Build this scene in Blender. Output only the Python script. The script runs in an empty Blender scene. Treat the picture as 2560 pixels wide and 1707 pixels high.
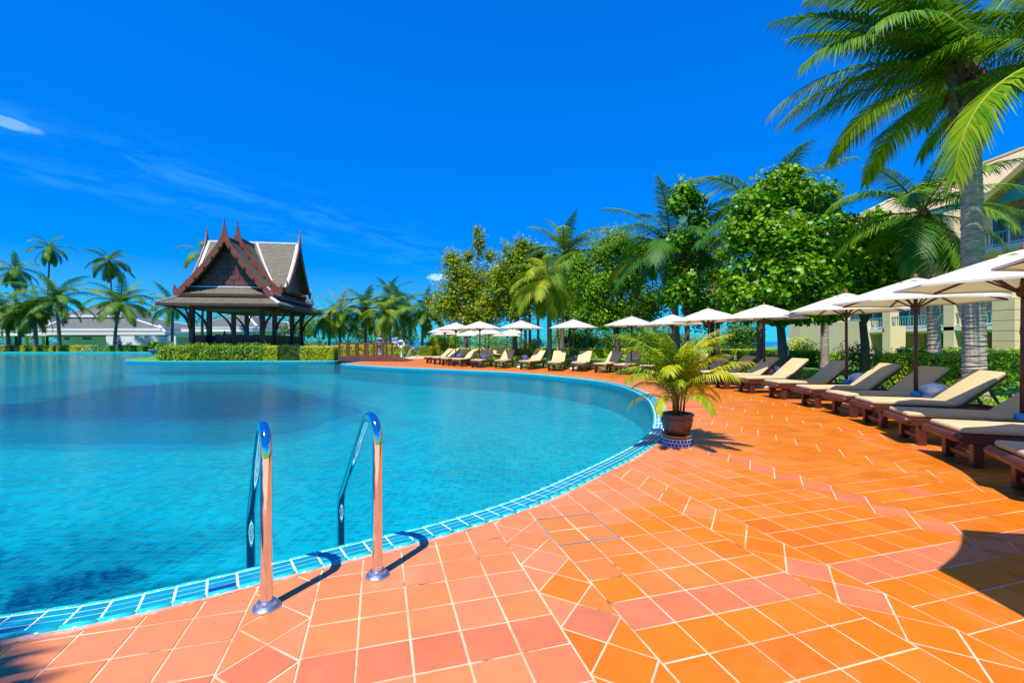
import bpy, math, random
import numpy as np
from mathutils import Vector, Matrix
from mathutils.geometry import tessellate_polygon

# ------------------------------------------------------------------ camera, sky, sun, exposure
scene = bpy.context.scene
col = scene.collection
H = 1.45                      # eye height above the deck
F = 1137.8                    # focal length in photo pixels (16 mm on 36 mm, 2560 px)
CX, CY = 1280.0, 853.5
cam_d = bpy.data.cameras.new('camera'); cam = bpy.data.objects.new('camera', cam_d); col.objects.link(cam)
cam.location = (0, 0, H); cam.rotation_euler = (math.radians(90), 0, 0)
cam_d.lens = 16.0; cam_d.sensor_width = 36.0; cam_d.clip_start = 0.05; cam_d.clip_end = 6000
scene.camera = cam
SHX, SHY = 0.238, 0.467       # shadow offset per metre of height
sun_vec = Vector((-SHX, -SHY, 1)).normalized()     # towards the sun
sun_el = math.asin(sun_vec.z)
sun_d = bpy.data.lights.new('sun', 'SUN'); sun = bpy.data.objects.new('sun', sun_d); col.objects.link(sun)
sun_d.energy = 4.6; sun_d.angle = math.radians(0.53); sun_d.color = (1.0, 0.95, 0.86)
sun.rotation_euler = sun_vec.to_track_quat('Z', 'Y').to_euler()
world = bpy.data.worlds.new('World'); scene.world = world; world.use_nodes = True
SKY_STRENGTH = 0.122
scene.view_settings.view_transform = 'Standard'; scene.view_settings.look = 'None'
scene.view_settings.gamma = 1.0; scene.view_settings.exposure = 0.52
scene.cycles.use_denoising = True
scene.cycles.max_bounces = 7; scene.cycles.diffuse_bounces = 3; scene.cycles.glossy_bounces = 3
scene.cycles.transmission_bounces = 4; scene.cycles.transparent_max_bounces = 8
scene.cycles.caustics_reflective = False; scene.cycles.caustics_refractive = False
scene.cycles.sample_clamp_indirect = 6.0

def node(nt, t, **kw):
    n = nt.nodes.new(t)
    for k, v in kw.items():
        if k.startswith('i_'):
            key = k[2:]
            n.inputs[int(key) if key.isdigit() else key.replace('_', ' ')].default_value = v
        else:
            setattr(n, k, v)
    return n
def mth(nt, op, a, b=None, clamp=False):
    n = nt.nodes.new('ShaderNodeMath'); n.operation = op; n.use_clamp = clamp
    for i, v in enumerate((a, b)):
        if v is None: continue
        if isinstance(v, (int, float)): n.inputs[i].default_value = v
        else: nt.links.new(v, n.inputs[i])
    return n.outputs[0]

def build_world():
    nt = world.node_tree; nt.nodes.clear(); L = nt.links.new
    out = node(nt, 'ShaderNodeOutputWorld'); bg = node(nt, 'ShaderNodeBackground')
    sky = node(nt, 'ShaderNodeTexSky', sky_type='NISHITA', sun_disc=False)
    sky.sun_elevation = sun_el
    sky.sun_rotation = math.atan2(sun_vec.x, sun_vec.y)
    sky.altitude = 0.0; sky.air_density = 1.0; sky.dust_density = 0.05; sky.ozone_density = 3.0
    hs = node(nt, 'ShaderNodeHueSaturation'); hs.inputs['Saturation'].default_value = 1.85; hs.inputs['Hue'].default_value = 0.5
    L(sky.outputs[0], hs.inputs['Color'])
    tn = node(nt, 'ShaderNodeMixRGB', blend_type='MULTIPLY'); tn.inputs[0].default_value = 1.0; L(hs.outputs[0], tn.inputs[1]); tn.inputs[2].default_value = (0.30, 1.04, 1.50, 1)
    sb = node(nt, 'ShaderNodeSeparateColor'); L(tn.outputs[0], sb.inputs[0]); v6 = mth(nt, 'DIVIDE', sb.outputs[2], 4.8)      # soft shoulder so the horizon keeps its colour
    sh = mth(nt, 'DIVIDE', 1.42, mth(nt, 'SQRT', mth(nt, 'ADD', 1.0, mth(nt, 'MULTIPLY', v6, v6))))
    vs_ = node(nt, 'ShaderNodeVectorMath', operation='SCALE'); L(tn.outputs[0], vs_.inputs[0]); L(sh, vs_.inputs['Scale'])
    s3 = node(nt, 'ShaderNodeSeparateColor'); L(vs_.outputs[0], s3.inputs[0]); cc = node(nt, 'ShaderNodeCombineColor'); L(s3.outputs[2], cc.inputs[2])
    for ch, lim in ((0, 0.22), (1, 4.6)):
        q_ = mth(nt, 'DIVIDE', s3.outputs[ch], lim); L(mth(nt, 'DIVIDE', s3.outputs[ch], mth(nt, 'SQRT', mth(nt, 'ADD', 1.0, mth(nt, 'MULTIPLY', q_, q_)))), cc.inputs[ch])
    # thin cirrus, laid out on a high horizontal layer, and one small puff
    tc = node(nt, 'ShaderNodeTexCoord'); sp = node(nt, 'ShaderNodeSeparateXYZ'); L(tc.outputs['Generated'], sp.inputs[0])
    dz = mth(nt, 'MAXIMUM', sp.outputs[2], 0.05)
    px = mth(nt, 'DIVIDE', sp.outputs[0], dz); py = mth(nt, 'DIVIDE', sp.outputs[1], dz)
    c, s = 0.90, 0.44                                   # streets run along (s, c)
    q = mth(nt, 'SUBTRACT', mth(nt, 'MULTIPLY', px, c), mth(nt, 'MULTIPLY', py, s))
    r = mth(nt, 'ADD', mth(nt, 'MULTIPLY', px, s), mth(nt, 'MULTIPLY', py, c))
    cv = node(nt, 'ShaderNodeCombineXYZ'); L(mth(nt, 'MULTIPLY', q, 2.2), cv.inputs[0]); L(mth(nt, 'MULTIPLY', r, 1.25), cv.inputs[1])
    nz = node(nt, 'ShaderNodeTexNoise', i_Scale=1.6, i_Detail=7.0, i_Roughness=0.62, i_Distortion=0.6); L(cv.outputs[0], nz.inputs['Vector'])
    def band(q0, w):
        d = mth(nt, 'DIVIDE', mth(nt, 'SUBTRACT', q, q0), w)
        return mth(nt, 'POWER', 2.718, mth(nt, 'MULTIPLY', mth(nt, 'MULTIPLY', d, d), -1.0))
    amt = mth(nt, 'ADD', mth(nt, 'ADD', mth(nt, 'MULTIPLY', band(-3.0, 0.34), 1.0), mth(nt, 'MULTIPLY', band(-3.75, 0.3), 0.8)), mth(nt, 'MULTIPLY', band(0.42, 0.10), 0.55))
    wisp = mth(nt, 'MULTIPLY', mth(nt, 'SUBTRACT', nz.outputs[0], 0.44), 2.6, True)
    cir = mth(nt, 'MULTIPLY', mth(nt, 'MULTIPLY', wisp, amt), 0.15)
    ady = mth(nt, 'MAXIMUM', sp.outputs[1], 0.05)
    u = mth(nt, 'DIVIDE', sp.outputs[0], ady); w = mth(nt, 'DIVIDE', sp.outputs[2], ady)
    n2 = node(nt, 'ShaderNodeTexNoise', i_Scale=38.0, i_Detail=4.0); L(tc.outputs['Generated'], n2.inputs['Vector'])
    def puff(u0, w0, ru, rw, k, tilt=0.0):
        a = mth(nt, 'SUBTRACT', u, u0); b = mth(nt, 'SUBTRACT', w, w0)
        b = mth(nt, 'ADD', b, mth(nt, 'MULTIPLY', a, tilt))
        a = mth(nt, 'DIVIDE', a, ru); b = mth(nt, 'DIVIDE', b, rw)
        d = mth(nt, 'ADD', mth(nt, 'MULTIPLY', a, a), mth(nt, 'MULTIPLY', b, b))
        v = mth(nt, 'SUBTRACT', 1.25, d); v = mth(nt, 'ADD', v, mth(nt, 'MULTIPLY', mth(nt, 'SUBTRACT', n2.outputs[0], 0.5), 2.4))
        return mth(nt, 'MULTIPLY', mth(nt, 'MULTIPLY', v, 1.3, True), k)
    pf = mth(nt, 'ADD', puff(-0.160, 0.141, 0.027, 0.0078, 0.85), puff(-1.10, 0.478, 0.070, 0.012, 0.34, 0.33))
    m0 = node(nt, 'ShaderNodeMixRGB'); L(mth(nt, 'MULTIPLY', cir, 1.6, True), m0.inputs[0]); L(cc.outputs[0], m0.inputs[1]); m0.inputs[2].default_value = (0.9, 4.6, 8.2, 1)
    mx = node(nt, 'ShaderNodeMixRGB'); L(mth(nt, 'MINIMUM', pf, 0.9), mx.inputs[0]); L(m0.outputs[0], mx.inputs[1])
    mx.inputs[2].default_value = (3.4, 5.6, 8.2, 1)
    L(mx.outputs[0], bg.inputs['Color']); bg.inputs['Strength'].default_value = SKY_STRENGTH
    L(bg.outputs[0], out.inputs[0])
build_world()

# ------------------------------------------------------------------ helpers
def gp(px, py, z=0.0):
    """photo pixel -> point on the horizontal plane z (real distance from the eye)"""
    Y = (H - z) * F / (py - CY)
    return ((px - CX) * Y / F, Y)
def atx(px, Y): return (px - CX) * Y / F
def atz(py, Y): return H - (py - CY) * Y / F

class MB:
    def __init__(s): s.v = []; s.f = []
    def add(s, vs, fs):
        o = len(s.v); s.v += [tuple(p) for p in vs]; s.f += [tuple(i + o for i in f) for f in fs]; return s
    def box(s, x0, x1, y0, y1, z0, z1, M=None):
        vs = [(x, y, z) for z in (z0, z1) for x, y in ((x0, y0), (x1, y0), (x1, y1), (x0, y1))]
        if M is not None: vs = [M @ Vector(p) for p in vs]
        return s.add(vs, [(3, 2, 1, 0), (4, 5, 6, 7), (0, 1, 5, 4), (1, 2, 6, 5), (2, 3, 7, 6), (3, 0, 4, 7)])
    def bar(s, a, b, w, h):
        a, b = Vector(a), Vector(b); d = (b - a); L = d.length
        q = d.to_track_quat('Y', 'Z').to_matrix().to_4x4(); M = Matrix.Translation(a) @ q
        return s.box(-w/2, w/2, 0, L, -h/2, h/2, M)
    def tube(s, pts, rad, n=8, cap=True):
        pts = [Vector(p) for p in pts]; k = len(pts)
        if not isinstance(rad, (list, tuple)): rad = [rad] * k
        vs = []; up = None
        for i, p in enumerate(pts):
            t = (pts[min(i+1, k-1)] - pts[max(i-1, 0)]).normalized()
            if up is None:
                up = Vector((1, 0, 0)) if abs(t.x) < 0.8 else Vector((0, 1, 0))
            a = (up - t * up.dot(t)).normalized(); b = t.cross(a); up = a
            for j in range(n):
                w = 2 * math.pi * j / n; vs.append(p + (a * math.cos(w) + b * math.sin(w)) * rad[i])
        fs = [(i*n + j, i*n + (j+1) % n, (i+1)*n + (j+1) % n, (i+1)*n + j) for i in range(k-1) for j in range(n)]
        if cap: fs += [tuple(range(n-1, -1, -1)), tuple((k-1)*n + j for j in range(n))]
        return s.add(vs, fs)
    def lathe(s, prof, n=24, c=(0, 0, 0)):
        vs = [(c[0] + r*math.cos(2*math.pi*j/n), c[1] + r*math.sin(2*math.pi*j/n), c[2] + z) for r, z in prof for j in range(n)]
        k = len(prof)
        fs = [(i*n + j, i*n + (j+1) % n, (i+1)*n + (j+1) % n, (i+1)*n + j) for i in range(k-1) for j in range(n)]
        fs += [tuple(range(n-1, -1, -1)), tuple((k-1)*n + j for j in range(n))]
        return s.add(vs, fs)
    def prism(s, poly, z0, z1):
        n = len(poly)
        return s.add([(x, y, z0) for x, y in poly] + [(x, y, z1) for x, y in poly],
                     [tuple(range(n-1, -1, -1)), tuple(range(n, 2*n))] + [(i, (i+1) % n, n + (i+1) % n, n + i) for i in range(n)])
    def plate(s, poly3, off):
        """flat polygon (3-D points) given thickness by the vector off"""
        n = len(poly3); o = Vector(off)
        return s.add([Vector(p) for p in poly3] + [Vector(p) + o for p in poly3],
                     [tuple(range(n-1, -1, -1)), tuple(range(n, 2*n))] + [(i, (i+1) % n, n + (i+1) % n, n + i) for i in range(n)])

def tag(o, label=None, cat=None, group=None, kind=None):
    if label: o['label'] = label
    if cat: o['category'] = cat
    if group: o['group'] = group
    if kind: o['kind'] = kind
    return o
def link_mesh(name, me, m=None, parent=None, smooth=False, bevel=0, seg=2):
    if m is not None: me.materials.append(m)
    if smooth: me.polygons.foreach_set('use_smooth', [True] * len(me.polygons))
    o = bpy.data.objects.new(name, me); col.objects.link(o)
    if parent: o.parent = parent
    if bevel:
        b = o.modifiers.new('bevel', 'BEVEL'); b.width = bevel; b.segments = seg; b.limit_method = 'ANGLE'; b.angle_limit = math.radians(40)
    return o
def obj(name, mb, m=None, parent=None, smooth=False, bevel=0, seg=2):
    me = bpy.data.meshes.new(name); me.from_pydata(mb.v, [], mb.f); me.update()
    return link_mesh(name, me, m, parent, smooth, bevel, seg)
def empty(name, loc=(0, 0, 0), rz=0.0):
    o = bpy.data.objects.new(name, None); col.objects.link(o); o.location = loc; o.rotation_euler = (0, 0, rz); o.empty_display_size = 0.2
    return o
def np_mesh(name, V, K, tint=None):
    """V: (n*K,3) vertices, every K of them one face"""
    n = len(V) // K; me = bpy.data.meshes.new(name)
    me.vertices.add(len(V)); me.vertices.foreach_set('co', np.ascontiguousarray(V, dtype=np.float32).ravel())
    me.loops.add(len(V)); me.loops.foreach_set('vertex_index', np.arange(len(V), dtype=np.int32))
    me.polygons.add(n); me.polygons.foreach_set('loop_start', np.arange(0, len(V), K, dtype=np.int32))
    me.update(calc_edges=True)
    if tint is not None:
        a = me.attributes.new('tint', 'FLOAT', 'FACE'); a.data.foreach_set('value', np.ascontiguousarray(tint, dtype=np.float32))
    return me
_kids = {}
def copy_tree(o, parent=None):
    c = o.copy(); col.objects.link(c); c.parent = parent
    for ch in _kids.setdefault(o.name, list(o.children)): copy_tree(ch, c)
    return c
def catmull(P, n=8):
    P = [Vector(p) for p in P]; out = []
    for i in range(len(P) - 1):
        a, b, c, d = P[max(i-1, 0)], P[i], P[i+1], P[min(i+2, len(P)-1)]
        for k in range(n):
            t = k / n
            out.append(0.5 * ((2*b) + (c-a)*t + (2*a-5*b+4*c-d)*t*t + (3*b-a-3*c+d)*t**3))
    out.append(P[-1]); return [tuple(p) for p in out]
def resample(P, step):
    P = np.array(P, float); seg = np.linalg.norm(np.diff(P, axis=0), axis=1); s = np.concatenate([[0], np.cumsum(seg)])
    k = max(2, int(round(s[-1] / step))); t = np.linspace(0, s[-1], k + 1)
    return np.stack([np.interp(t, s, P[:, i]) for i in range(P.shape[1])], 1)
def normals2(P):
    """unit tangents and left-hand normals of an open polyline"""
    T = np.gradient(P, axis=0); T /= np.linalg.norm(T, axis=1)[:, None]
    return T, np.stack([-T[:, 1], T[:, 0]], 1)
def inside(p, poly):
    x, y = p; r = False; n = len(poly); j = n - 1
    for i in range(n):
        xi, yi = poly[i]; xj, yj = poly[j]
        if (yi > y) != (yj > y) and x < (xj - xi) * (y - yi) / (yj - yi) + xi: r = not r
        j = i
    return r
def sheet(name, poly, z, m, parent=None):
    tri = tessellate_polygon([[Vector((p[0], p[1], 0)) for p in poly]])
    mb = MB(); mb.add([(p[0], p[1], z) for p in poly], [t if ((poly[t[1]][0]-poly[t[0]][0])*(poly[t[2]][1]-poly[t[0]][1])-(poly[t[1]][1]-poly[t[0]][1])*(poly[t[2]][0]-poly[t[0]][0])) > 0 else t[::-1] for t in tri])
    return obj(name, mb, m, parent)
ORD = ['first', 'second', 'third', 'fourth', 'fifth', 'sixth', 'seventh', 'eighth', 'ninth', 'tenth', 'eleventh', 'twelfth', 'thirteenth', 'fourteenth', 'fifteenth', 'sixteenth', 'seventeenth', 'eighteenth', 'nineteenth', 'twentieth', 'twenty-first', 'twenty-second', 'twenty-third', 'twenty-fourth', 'twenty-fifth', 'twenty-sixth', 'twenty-seventh', 'twenty-eighth']

# ------------------------------------------------------------------ materials
def mat_base(name):
    m = bpy.data.materials.new(name); m.use_nodes = True; nt = m.node_tree
    b = nt.nodes['Principled BSDF']; return m, nt, b
def vary(nt, c1, c2, scale, detail=4, coord='Object', stretch=None, rand=0.0, lo=0.3, hi=0.7):
    L = nt.links.new
    if coord == 'Position': src = node(nt, 'ShaderNodeNewGeometry').outputs['Position']
    else: src = node(nt, 'ShaderNodeTexCoord').outputs[coord]
    if stretch:
        mp = node(nt, 'ShaderNodeMapping'); mp.inputs['Scale'].default_value = stretch; L(src, mp.inputs[0]); src = mp.outputs[0]
    nz = node(nt, 'ShaderNodeTexNoise', i_Scale=scale, i_Detail=detail, i_Roughness=0.6); L(src, nz.inputs['Vector'])
    f = node(nt, 'ShaderNodeMapRange'); f.inputs[1].default_value = lo; f.inputs[2].default_value = hi; L(nz.outputs[0], f.inputs[0])
    fac = f.outputs[0]
    if rand:
        oi = node(nt, 'ShaderNodeObjectInfo')
        fac = mth(nt, 'ADD', mth(nt, 'MULTIPLY', fac, 1 - rand), mth(nt, 'MULTIPLY', oi.outputs['Random'], rand), True)
    mx = node(nt, 'ShaderNodeMixRGB'); L(fac, mx.inputs[0]); mx.inputs[1].default_value = (*c1, 1); mx.inputs[2].default_value = (*c2, 1)
    return mx.outputs[0], nz.outputs[0], src
def bump(nt, b, h, strength=0.3, dist=0.01):
    n = node(nt, 'ShaderNodeBump'); n.inputs['Strength'].default_value = strength; n.inputs['Distance'].default_value = dist
    nt.links.new(h, n.inputs['Height']); nt.links.new(n.outputs[0], b.inputs['Normal']); return n
def simple(name, c1, c2=None, rough=0.6, scale=6, coord='Object', stretch=None, bmp=0.0, bdist=0.01, metal=0.0, spec=None, rand=0.0, coat=0.0):
    m, nt, b = mat_base(name); c2 = c2 or tuple(v * 0.8 for v in c1)
    c, h, _ = vary(nt, c1, c2, scale, coord=coord, stretch=stretch, rand=rand)
    nt.links.new(c, b.inputs['Base Color']); b.inputs['Roughness'].default_value = rough; b.inputs['Metallic'].default_value = metal
    if spec is not None: b.inputs['Specular IOR Level'].default_value = spec
    if coat: b.inputs['Coat Weight'].default_value = coat; b.inputs['Coat Roughness'].default_value = 0.1
    if bmp: bump(nt, b, h, bmp, bdist)
    return m
def leafmat(name, dark, mid, light, rough=0.45, trans=0.35, rand=0.25, spec=0.4):
    m, nt, b = mat_base(name); L = nt.links.new
    at = node(nt, 'ShaderNodeAttribute', attribute_name='tint'); oi = node(nt, 'ShaderNodeObjectInfo')
    ge = node(nt, 'ShaderNodeNewGeometry'); nz = node(nt, 'ShaderNodeTexNoise', i_Scale=0.9, i_Detail=2.0); L(ge.outputs['Position'], nz.inputs['Vector'])
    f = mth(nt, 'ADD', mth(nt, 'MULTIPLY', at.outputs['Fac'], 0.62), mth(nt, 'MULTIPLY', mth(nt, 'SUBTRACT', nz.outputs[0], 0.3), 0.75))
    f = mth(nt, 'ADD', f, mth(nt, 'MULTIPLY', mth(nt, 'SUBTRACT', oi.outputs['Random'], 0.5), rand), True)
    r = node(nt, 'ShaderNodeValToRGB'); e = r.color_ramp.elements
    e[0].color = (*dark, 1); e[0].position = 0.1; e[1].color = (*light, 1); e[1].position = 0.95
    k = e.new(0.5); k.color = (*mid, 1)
    L(f, r.inputs[0]); L(r.outputs[0], b.inputs['Base Color']); b.inputs['Roughness'].default_value = rough
    b.inputs['Specular IOR Level'].default_value = spec
    tr = node(nt, 'ShaderNodeBsdfTranslucent'); L(r.outputs[0], tr.inputs[0])
    ms = node(nt, 'ShaderNodeMixShader'); ms.inputs[0].default_value = trans
    L(b.outputs[0], ms.inputs[1]); L(tr.outputs[0], ms.inputs[2]); L(ms.outputs[0], nt.nodes['Material Output'].inputs[0])
    return m
def brickmat(name, c1, c2, mortar, sx, sy, msize, rough=0.5, coord='UV', offset=0.5, bstr=0.4):
    m, nt, b = mat_base(name); L = nt.links.new
    src = node(nt, 'ShaderNodeNewGeometry').outputs['Position'] if coord == 'Position' else node(nt, 'ShaderNodeTexCoord').outputs[coord]
    br = node(nt, 'ShaderNodeTexBrick'); br.offset = offset
    br.inputs['Color1'].default_value = (*c1, 1); br.inputs['Color2'].default_value = (*c2, 1); br.inputs['Mortar'].default_value = (*mortar, 1)
    br.inputs['Scale'].default_value = 1.0; br.inputs['Brick Width'].default_value = sx; br.inputs['Row Height'].default_value = sy; br.inputs['Mortar Size'].default_value = msize
    L(src, br.inputs['Vector']); L(br.outputs['Color'], b.inputs['Base Color']); b.inputs['Roughness'].default_value = rough
    bump(nt, b, br.outputs['Fac'], bstr, -0.004)
    return m

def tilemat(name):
    """glazed terracotta: the tile's own tint value picks orange, peach (lime-washed, sky sheen painted in) or pink"""
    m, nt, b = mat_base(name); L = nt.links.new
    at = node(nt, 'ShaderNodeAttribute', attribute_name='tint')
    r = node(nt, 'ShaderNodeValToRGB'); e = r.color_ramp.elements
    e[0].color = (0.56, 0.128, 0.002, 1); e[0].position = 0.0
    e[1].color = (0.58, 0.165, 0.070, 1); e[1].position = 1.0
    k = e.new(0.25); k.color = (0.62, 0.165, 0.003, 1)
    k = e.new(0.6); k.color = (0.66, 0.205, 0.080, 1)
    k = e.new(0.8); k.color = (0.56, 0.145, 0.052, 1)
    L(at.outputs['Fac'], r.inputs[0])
    ge = node(nt, 'ShaderNodeNewGeometry')
    nz = node(nt, 'ShaderNodeTexNoise', i_Scale=3.2, i_Detail=5.0, i_Roughness=0.65); L(ge.outputs['Position'], nz.inputs['Vector'])
    n3 = node(nt, 'ShaderNodeTexNoise', i_Scale=45.0, i_Detail=3.0); L(ge.outputs['Position'], n3.inputs['Vector'])
    hs = node(nt, 'ShaderNodeHueSaturation')
    v = mth(nt, 'ADD', 0.74, mth(nt, 'ADD', mth(nt, 'MULTIPLY', nz.outputs[0], 0.40), mth(nt, 'MULTIPLY', n3.outputs[0], 0.12)))
    L(v, hs.inputs['Value']); L(r.outputs[0], hs.inputs['Color'])
    n5 = node(nt, 'ShaderNodeTexNoise', i_Scale=1.1, i_Detail=8.0, i_Roughness=0.72, i_Distortion=0.8); L(ge.outputs['Position'], n5.inputs['Vector'])
    lm = mth(nt, 'MULTIPLY', mth(nt, 'SUBTRACT', n5.outputs[0], 0.52), 1.5, True)       # dried pool-water lime
    m5 = node(nt, 'ShaderNodeMixRGB'); L(mth(nt, 'MULTIPLY', lm, 0.75), m5.inputs[0]); L(hs.outputs[0], m5.inputs[1]); m5.inputs[2].default_value = (0.72, 0.36, 0.20, 1)
    n6 = node(nt, 'ShaderNodeTexNoise', i_Scale=2.3, i_Detail=9.0, i_Roughness=0.75); L(ge.outputs['Position'], n6.inputs['Vector'])
    gm = mth(nt, 'MULTIPLY', mth(nt, 'SUBTRACT', n6.outputs[0], 0.56), 2.4, True)       # grubby scuffs
    m6 = node(nt, 'ShaderNodeMixRGB'); L(mth(nt, 'MULTIPLY', gm, 0.55), m6.inputs[0]); L(m5.outputs[0], m6.inputs[1]); m6.inputs[2].default_value = (0.30, 0.075, 0.012, 1)
    L(m6.outputs[0], b.inputs['Base Color'])
    L(mth(nt, 'ADD', 0.30, mth(nt, 'MULTIPLY', nz.outputs[0], 0.25)), b.inputs['Roughness'])
    b.inputs['Specular IOR Level'].default_value = 0.32
    bump(nt, b, n3.outputs[0], 0.12, 0.002)
    return m
def watermat():
    m, nt, b = mat_base('pool_water'); L = nt.links.new; nt.nodes.remove(b)
    ge = node(nt, 'ShaderNodeNewGeometry'); P = ge.outputs['Position']
    def nzs(sc, st, det, dist=0.0):
        mp = node(nt, 'ShaderNodeMapping'); mp.inputs['Scale'].default_value = st; mp.inputs['Rotation'].default_value = (0, 0, 0.5); L(P, mp.inputs[0])
        n = node(nt, 'ShaderNodeTexNoise', i_Scale=sc, i_Detail=det, i_Roughness=0.5, i_Distortion=dist); L(mp.outputs[0], n.inputs['Vector']); return n.outputs[0]
    h = mth(nt, 'ADD', mth(nt, 'MULTIPLY', nzs(1.3, (1, 1.6, 1), 2), 0.55), mth(nt, 'ADD', mth(nt, 'MULTIPLY', nzs(4.5, (1, 1.5, 1), 3, 0.5), 0.48), mth(nt, 'MULTIPLY', nzs(13.0, (1, 1.4, 1), 3, 0.9), 0.26)))
    bp = node(nt, 'ShaderNodeBump'); bp.inputs['Strength'].default_value = 0.62; bp.inputs['Distance'].default_value = 0.19; L(h, bp.inputs['Height'])
    b2 = node(nt, 'ShaderNodeBump'); b2.inputs['Strength'].default_value = 0.62; b2.inputs['Distance'].default_value = 0.055; L(h, b2.inputs['Height'])
    fr = node(nt, 'ShaderNodeFresnel'); fr.inputs[0].default_value = 1.33; L(b2.outputs[0], fr.inputs['Normal'])
    gl = node(nt, 'ShaderNodeBsdfGlossy'); gl.inputs['Roughness'].default_value = 0.03; L(b2.outputs[0], gl.inputs['Normal'])
    tr = node(nt, 'ShaderNodeBsdfTransparent'); tr.inputs[0].default_value = (0.70, 0.95, 1.0, 1)
    rf = node(nt, 'ShaderNodeBsdfRefraction'); rf.inputs['IOR'].default_value = 1.20; rf.inputs['Roughness'].default_value = 0.0; rf.inputs[0].default_value = (0.70, 0.95, 1.0, 1); L(bp.outputs[0], rf.inputs['Normal'])
    mt = node(nt, 'ShaderNodeMixShader'); mt.inputs[0].default_value = 0.44; L(tr.outputs[0], mt.inputs[1]); L(rf.outputs[0], mt.inputs[2])
    ms = node(nt, 'ShaderNodeMixShader'); L(fr.outputs[0], ms.inputs[0]); L(mt.outputs[0], ms.inputs[1]); L(gl.outputs[0], ms.inputs[2])
    L(ms.outputs[0], nt.nodes['Material Output'].inputs[0])
    return m
def poolfloormat(name, c1, c2, mortar):
    m, nt, b = mat_base(name); L = nt.links.new
    ge = node(nt, 'ShaderNodeNewGeometry')
    br = node(nt, 'ShaderNodeTexBrick'); br.offset = 0.0
    br.inputs['Color1'].default_value = (*c1, 1); br.inputs['Color2'].default_value = (*c2, 1); br.inputs['Mortar'].default_value = (*mortar, 1)
    br.inputs['Scale'].default_value = 1.0; br.inputs['Brick Width'].default_value = 0.11; br.inputs['Row Height'].default_value = 0.11; br.inputs['Mortar Size'].default_value = 0.007
    L(ge.outputs['Position'], br.inputs['Vector'])
    nz = node(nt, 'ShaderNodeTexNoise', i_Scale=0.7, i_Detail=3.0); L(ge.outputs['Position'], nz.inputs['Vector'])
    hs = node(nt, 'ShaderNodeHueSaturation'); L(mth(nt, 'ADD', 0.72, mth(nt, 'MULTIPLY', nz.outputs[0], 0.56)), hs.inputs['Value']); L(br.outputs['Color'], hs.inputs['Color'])
    L(hs.outputs[0], b.inputs['Base Color']); b.inputs['Roughness'].default_value = 0.7; b.inputs['Specular IOR Level'].default_value = 0.02
    return m
M = {}
M['tile'] = tilemat('terracotta_tile')
M['grout'] = simple('cream_grout', (0.58, 0.34, 0.18), (0.74, 0.50, 0.32), 0.9, 5, 'Position', bmp=0.3, bdist=0.004)
def groutmat():
    m, nt, b = mat_base('cream_grout'); L = nt.links.new
    ge = node(nt, 'ShaderNodeNewGeometry'); n1 = node(nt, 'ShaderNodeTexNoise', i_Scale=2.6, i_Detail=6.0, i_Roughness=0.7); L(ge.outputs['Position'], n1.inputs['Vector'])
    r = node(nt, 'ShaderNodeValToRGB'); e = r.color_ramp.elements
    e[0].position = 0.33; e[0].color = (0.22, 0.075, 0.02, 1); e[1].position = 0.62; e[1].color = (0.78, 0.54, 0.36, 1)
    k = e.new(0.42); k.color = (0.58, 0.34, 0.18, 1)
    L(n1.outputs[0], r.inputs[0]); L(r.outputs[0], b.inputs['Base Color']); b.inputs['Roughness'].default_value = 0.9; bump(nt, b, n1.outputs[0], 0.3, 0.004)
    return m
M['grout'] = groutmat()
M['lime'] = simple('lime_crust', (0.70, 0.42, 0.34), (0.42, 0.17, 0.12), 0.85, 9, 'Position', bmp=0.9, bdist=0.01)
M['joint'] = simple('white_joint', (0.50, 0.74, 0.74), (0.66, 0.84, 0.83), 0.7, 8, 'Position')
M['turq'] = simple('turquoise_bullnose', (0.012, 0.46, 0.48), (0.03, 0.60, 0.58), 0.18, 4, 'Position', rand=0.4)
M['blue'] = simple('blue_pool_tile', (0.003, 0.22, 0.31), (0.004, 0.31, 0.41), 0.15, 5, 'Position', rand=0.6)
M['navy'] = simple('navy_pool_tile', (0.008, 0.03, 0.22), (0.01, 0.05, 0.30), 0.15, 5, 'Position')
M['water'] = watermat()
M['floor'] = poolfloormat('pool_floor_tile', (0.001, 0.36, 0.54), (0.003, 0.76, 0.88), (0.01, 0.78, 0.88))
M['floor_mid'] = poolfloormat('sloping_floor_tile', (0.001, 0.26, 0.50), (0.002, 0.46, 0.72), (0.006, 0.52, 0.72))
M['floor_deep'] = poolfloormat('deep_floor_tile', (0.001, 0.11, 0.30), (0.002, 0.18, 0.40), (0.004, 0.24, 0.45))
M['wall'] = brickmat('pool_wall_tile', (0.004, 0.22, 0.36), (0.006, 0.28, 0.42), (0.03, 0.42, 0.48), 0.11, 0.06, 0.005, 0.2, 'UV', 0.0)
M['wall'].node_tree.nodes['Principled BSDF'].inputs['Specular IOR Level'].default_value = 0.1
M['grass'] = simple('lawn_grass', (0.055, 0.20, 0.008), (0.15, 0.34, 0.012), 0.9, 3, 'Position', bmp=0.6, bdist=0.03)
M['soil'] = simple('planting_soil', (0.07, 0.045, 0.02), (0.12, 0.09, 0.03), 0.95, 3, 'Position', bmp=0.6, bdist=0.03)
M['sea'] = simple('sea_water', (0.004, 0.10, 0.32), (0.008, 0.16, 0.42), 0.25, 0.02, 'Position', bmp=0.3, bdist=0.5)
M['chrome'] = simple('polished_steel', (0.80, 0.81, 0.83), (0.72, 0.73, 0.75), 0.07, 20, metal=1.0)
M['wood'] = simple('red_brown_wood', (0.125, 0.030, 0.015), (0.058, 0.014, 0.008), 0.42, 5, stretch=(14, 1, 14), bmp=0.25, bdist=0.004, rand=0.25, coat=0.15)
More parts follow.
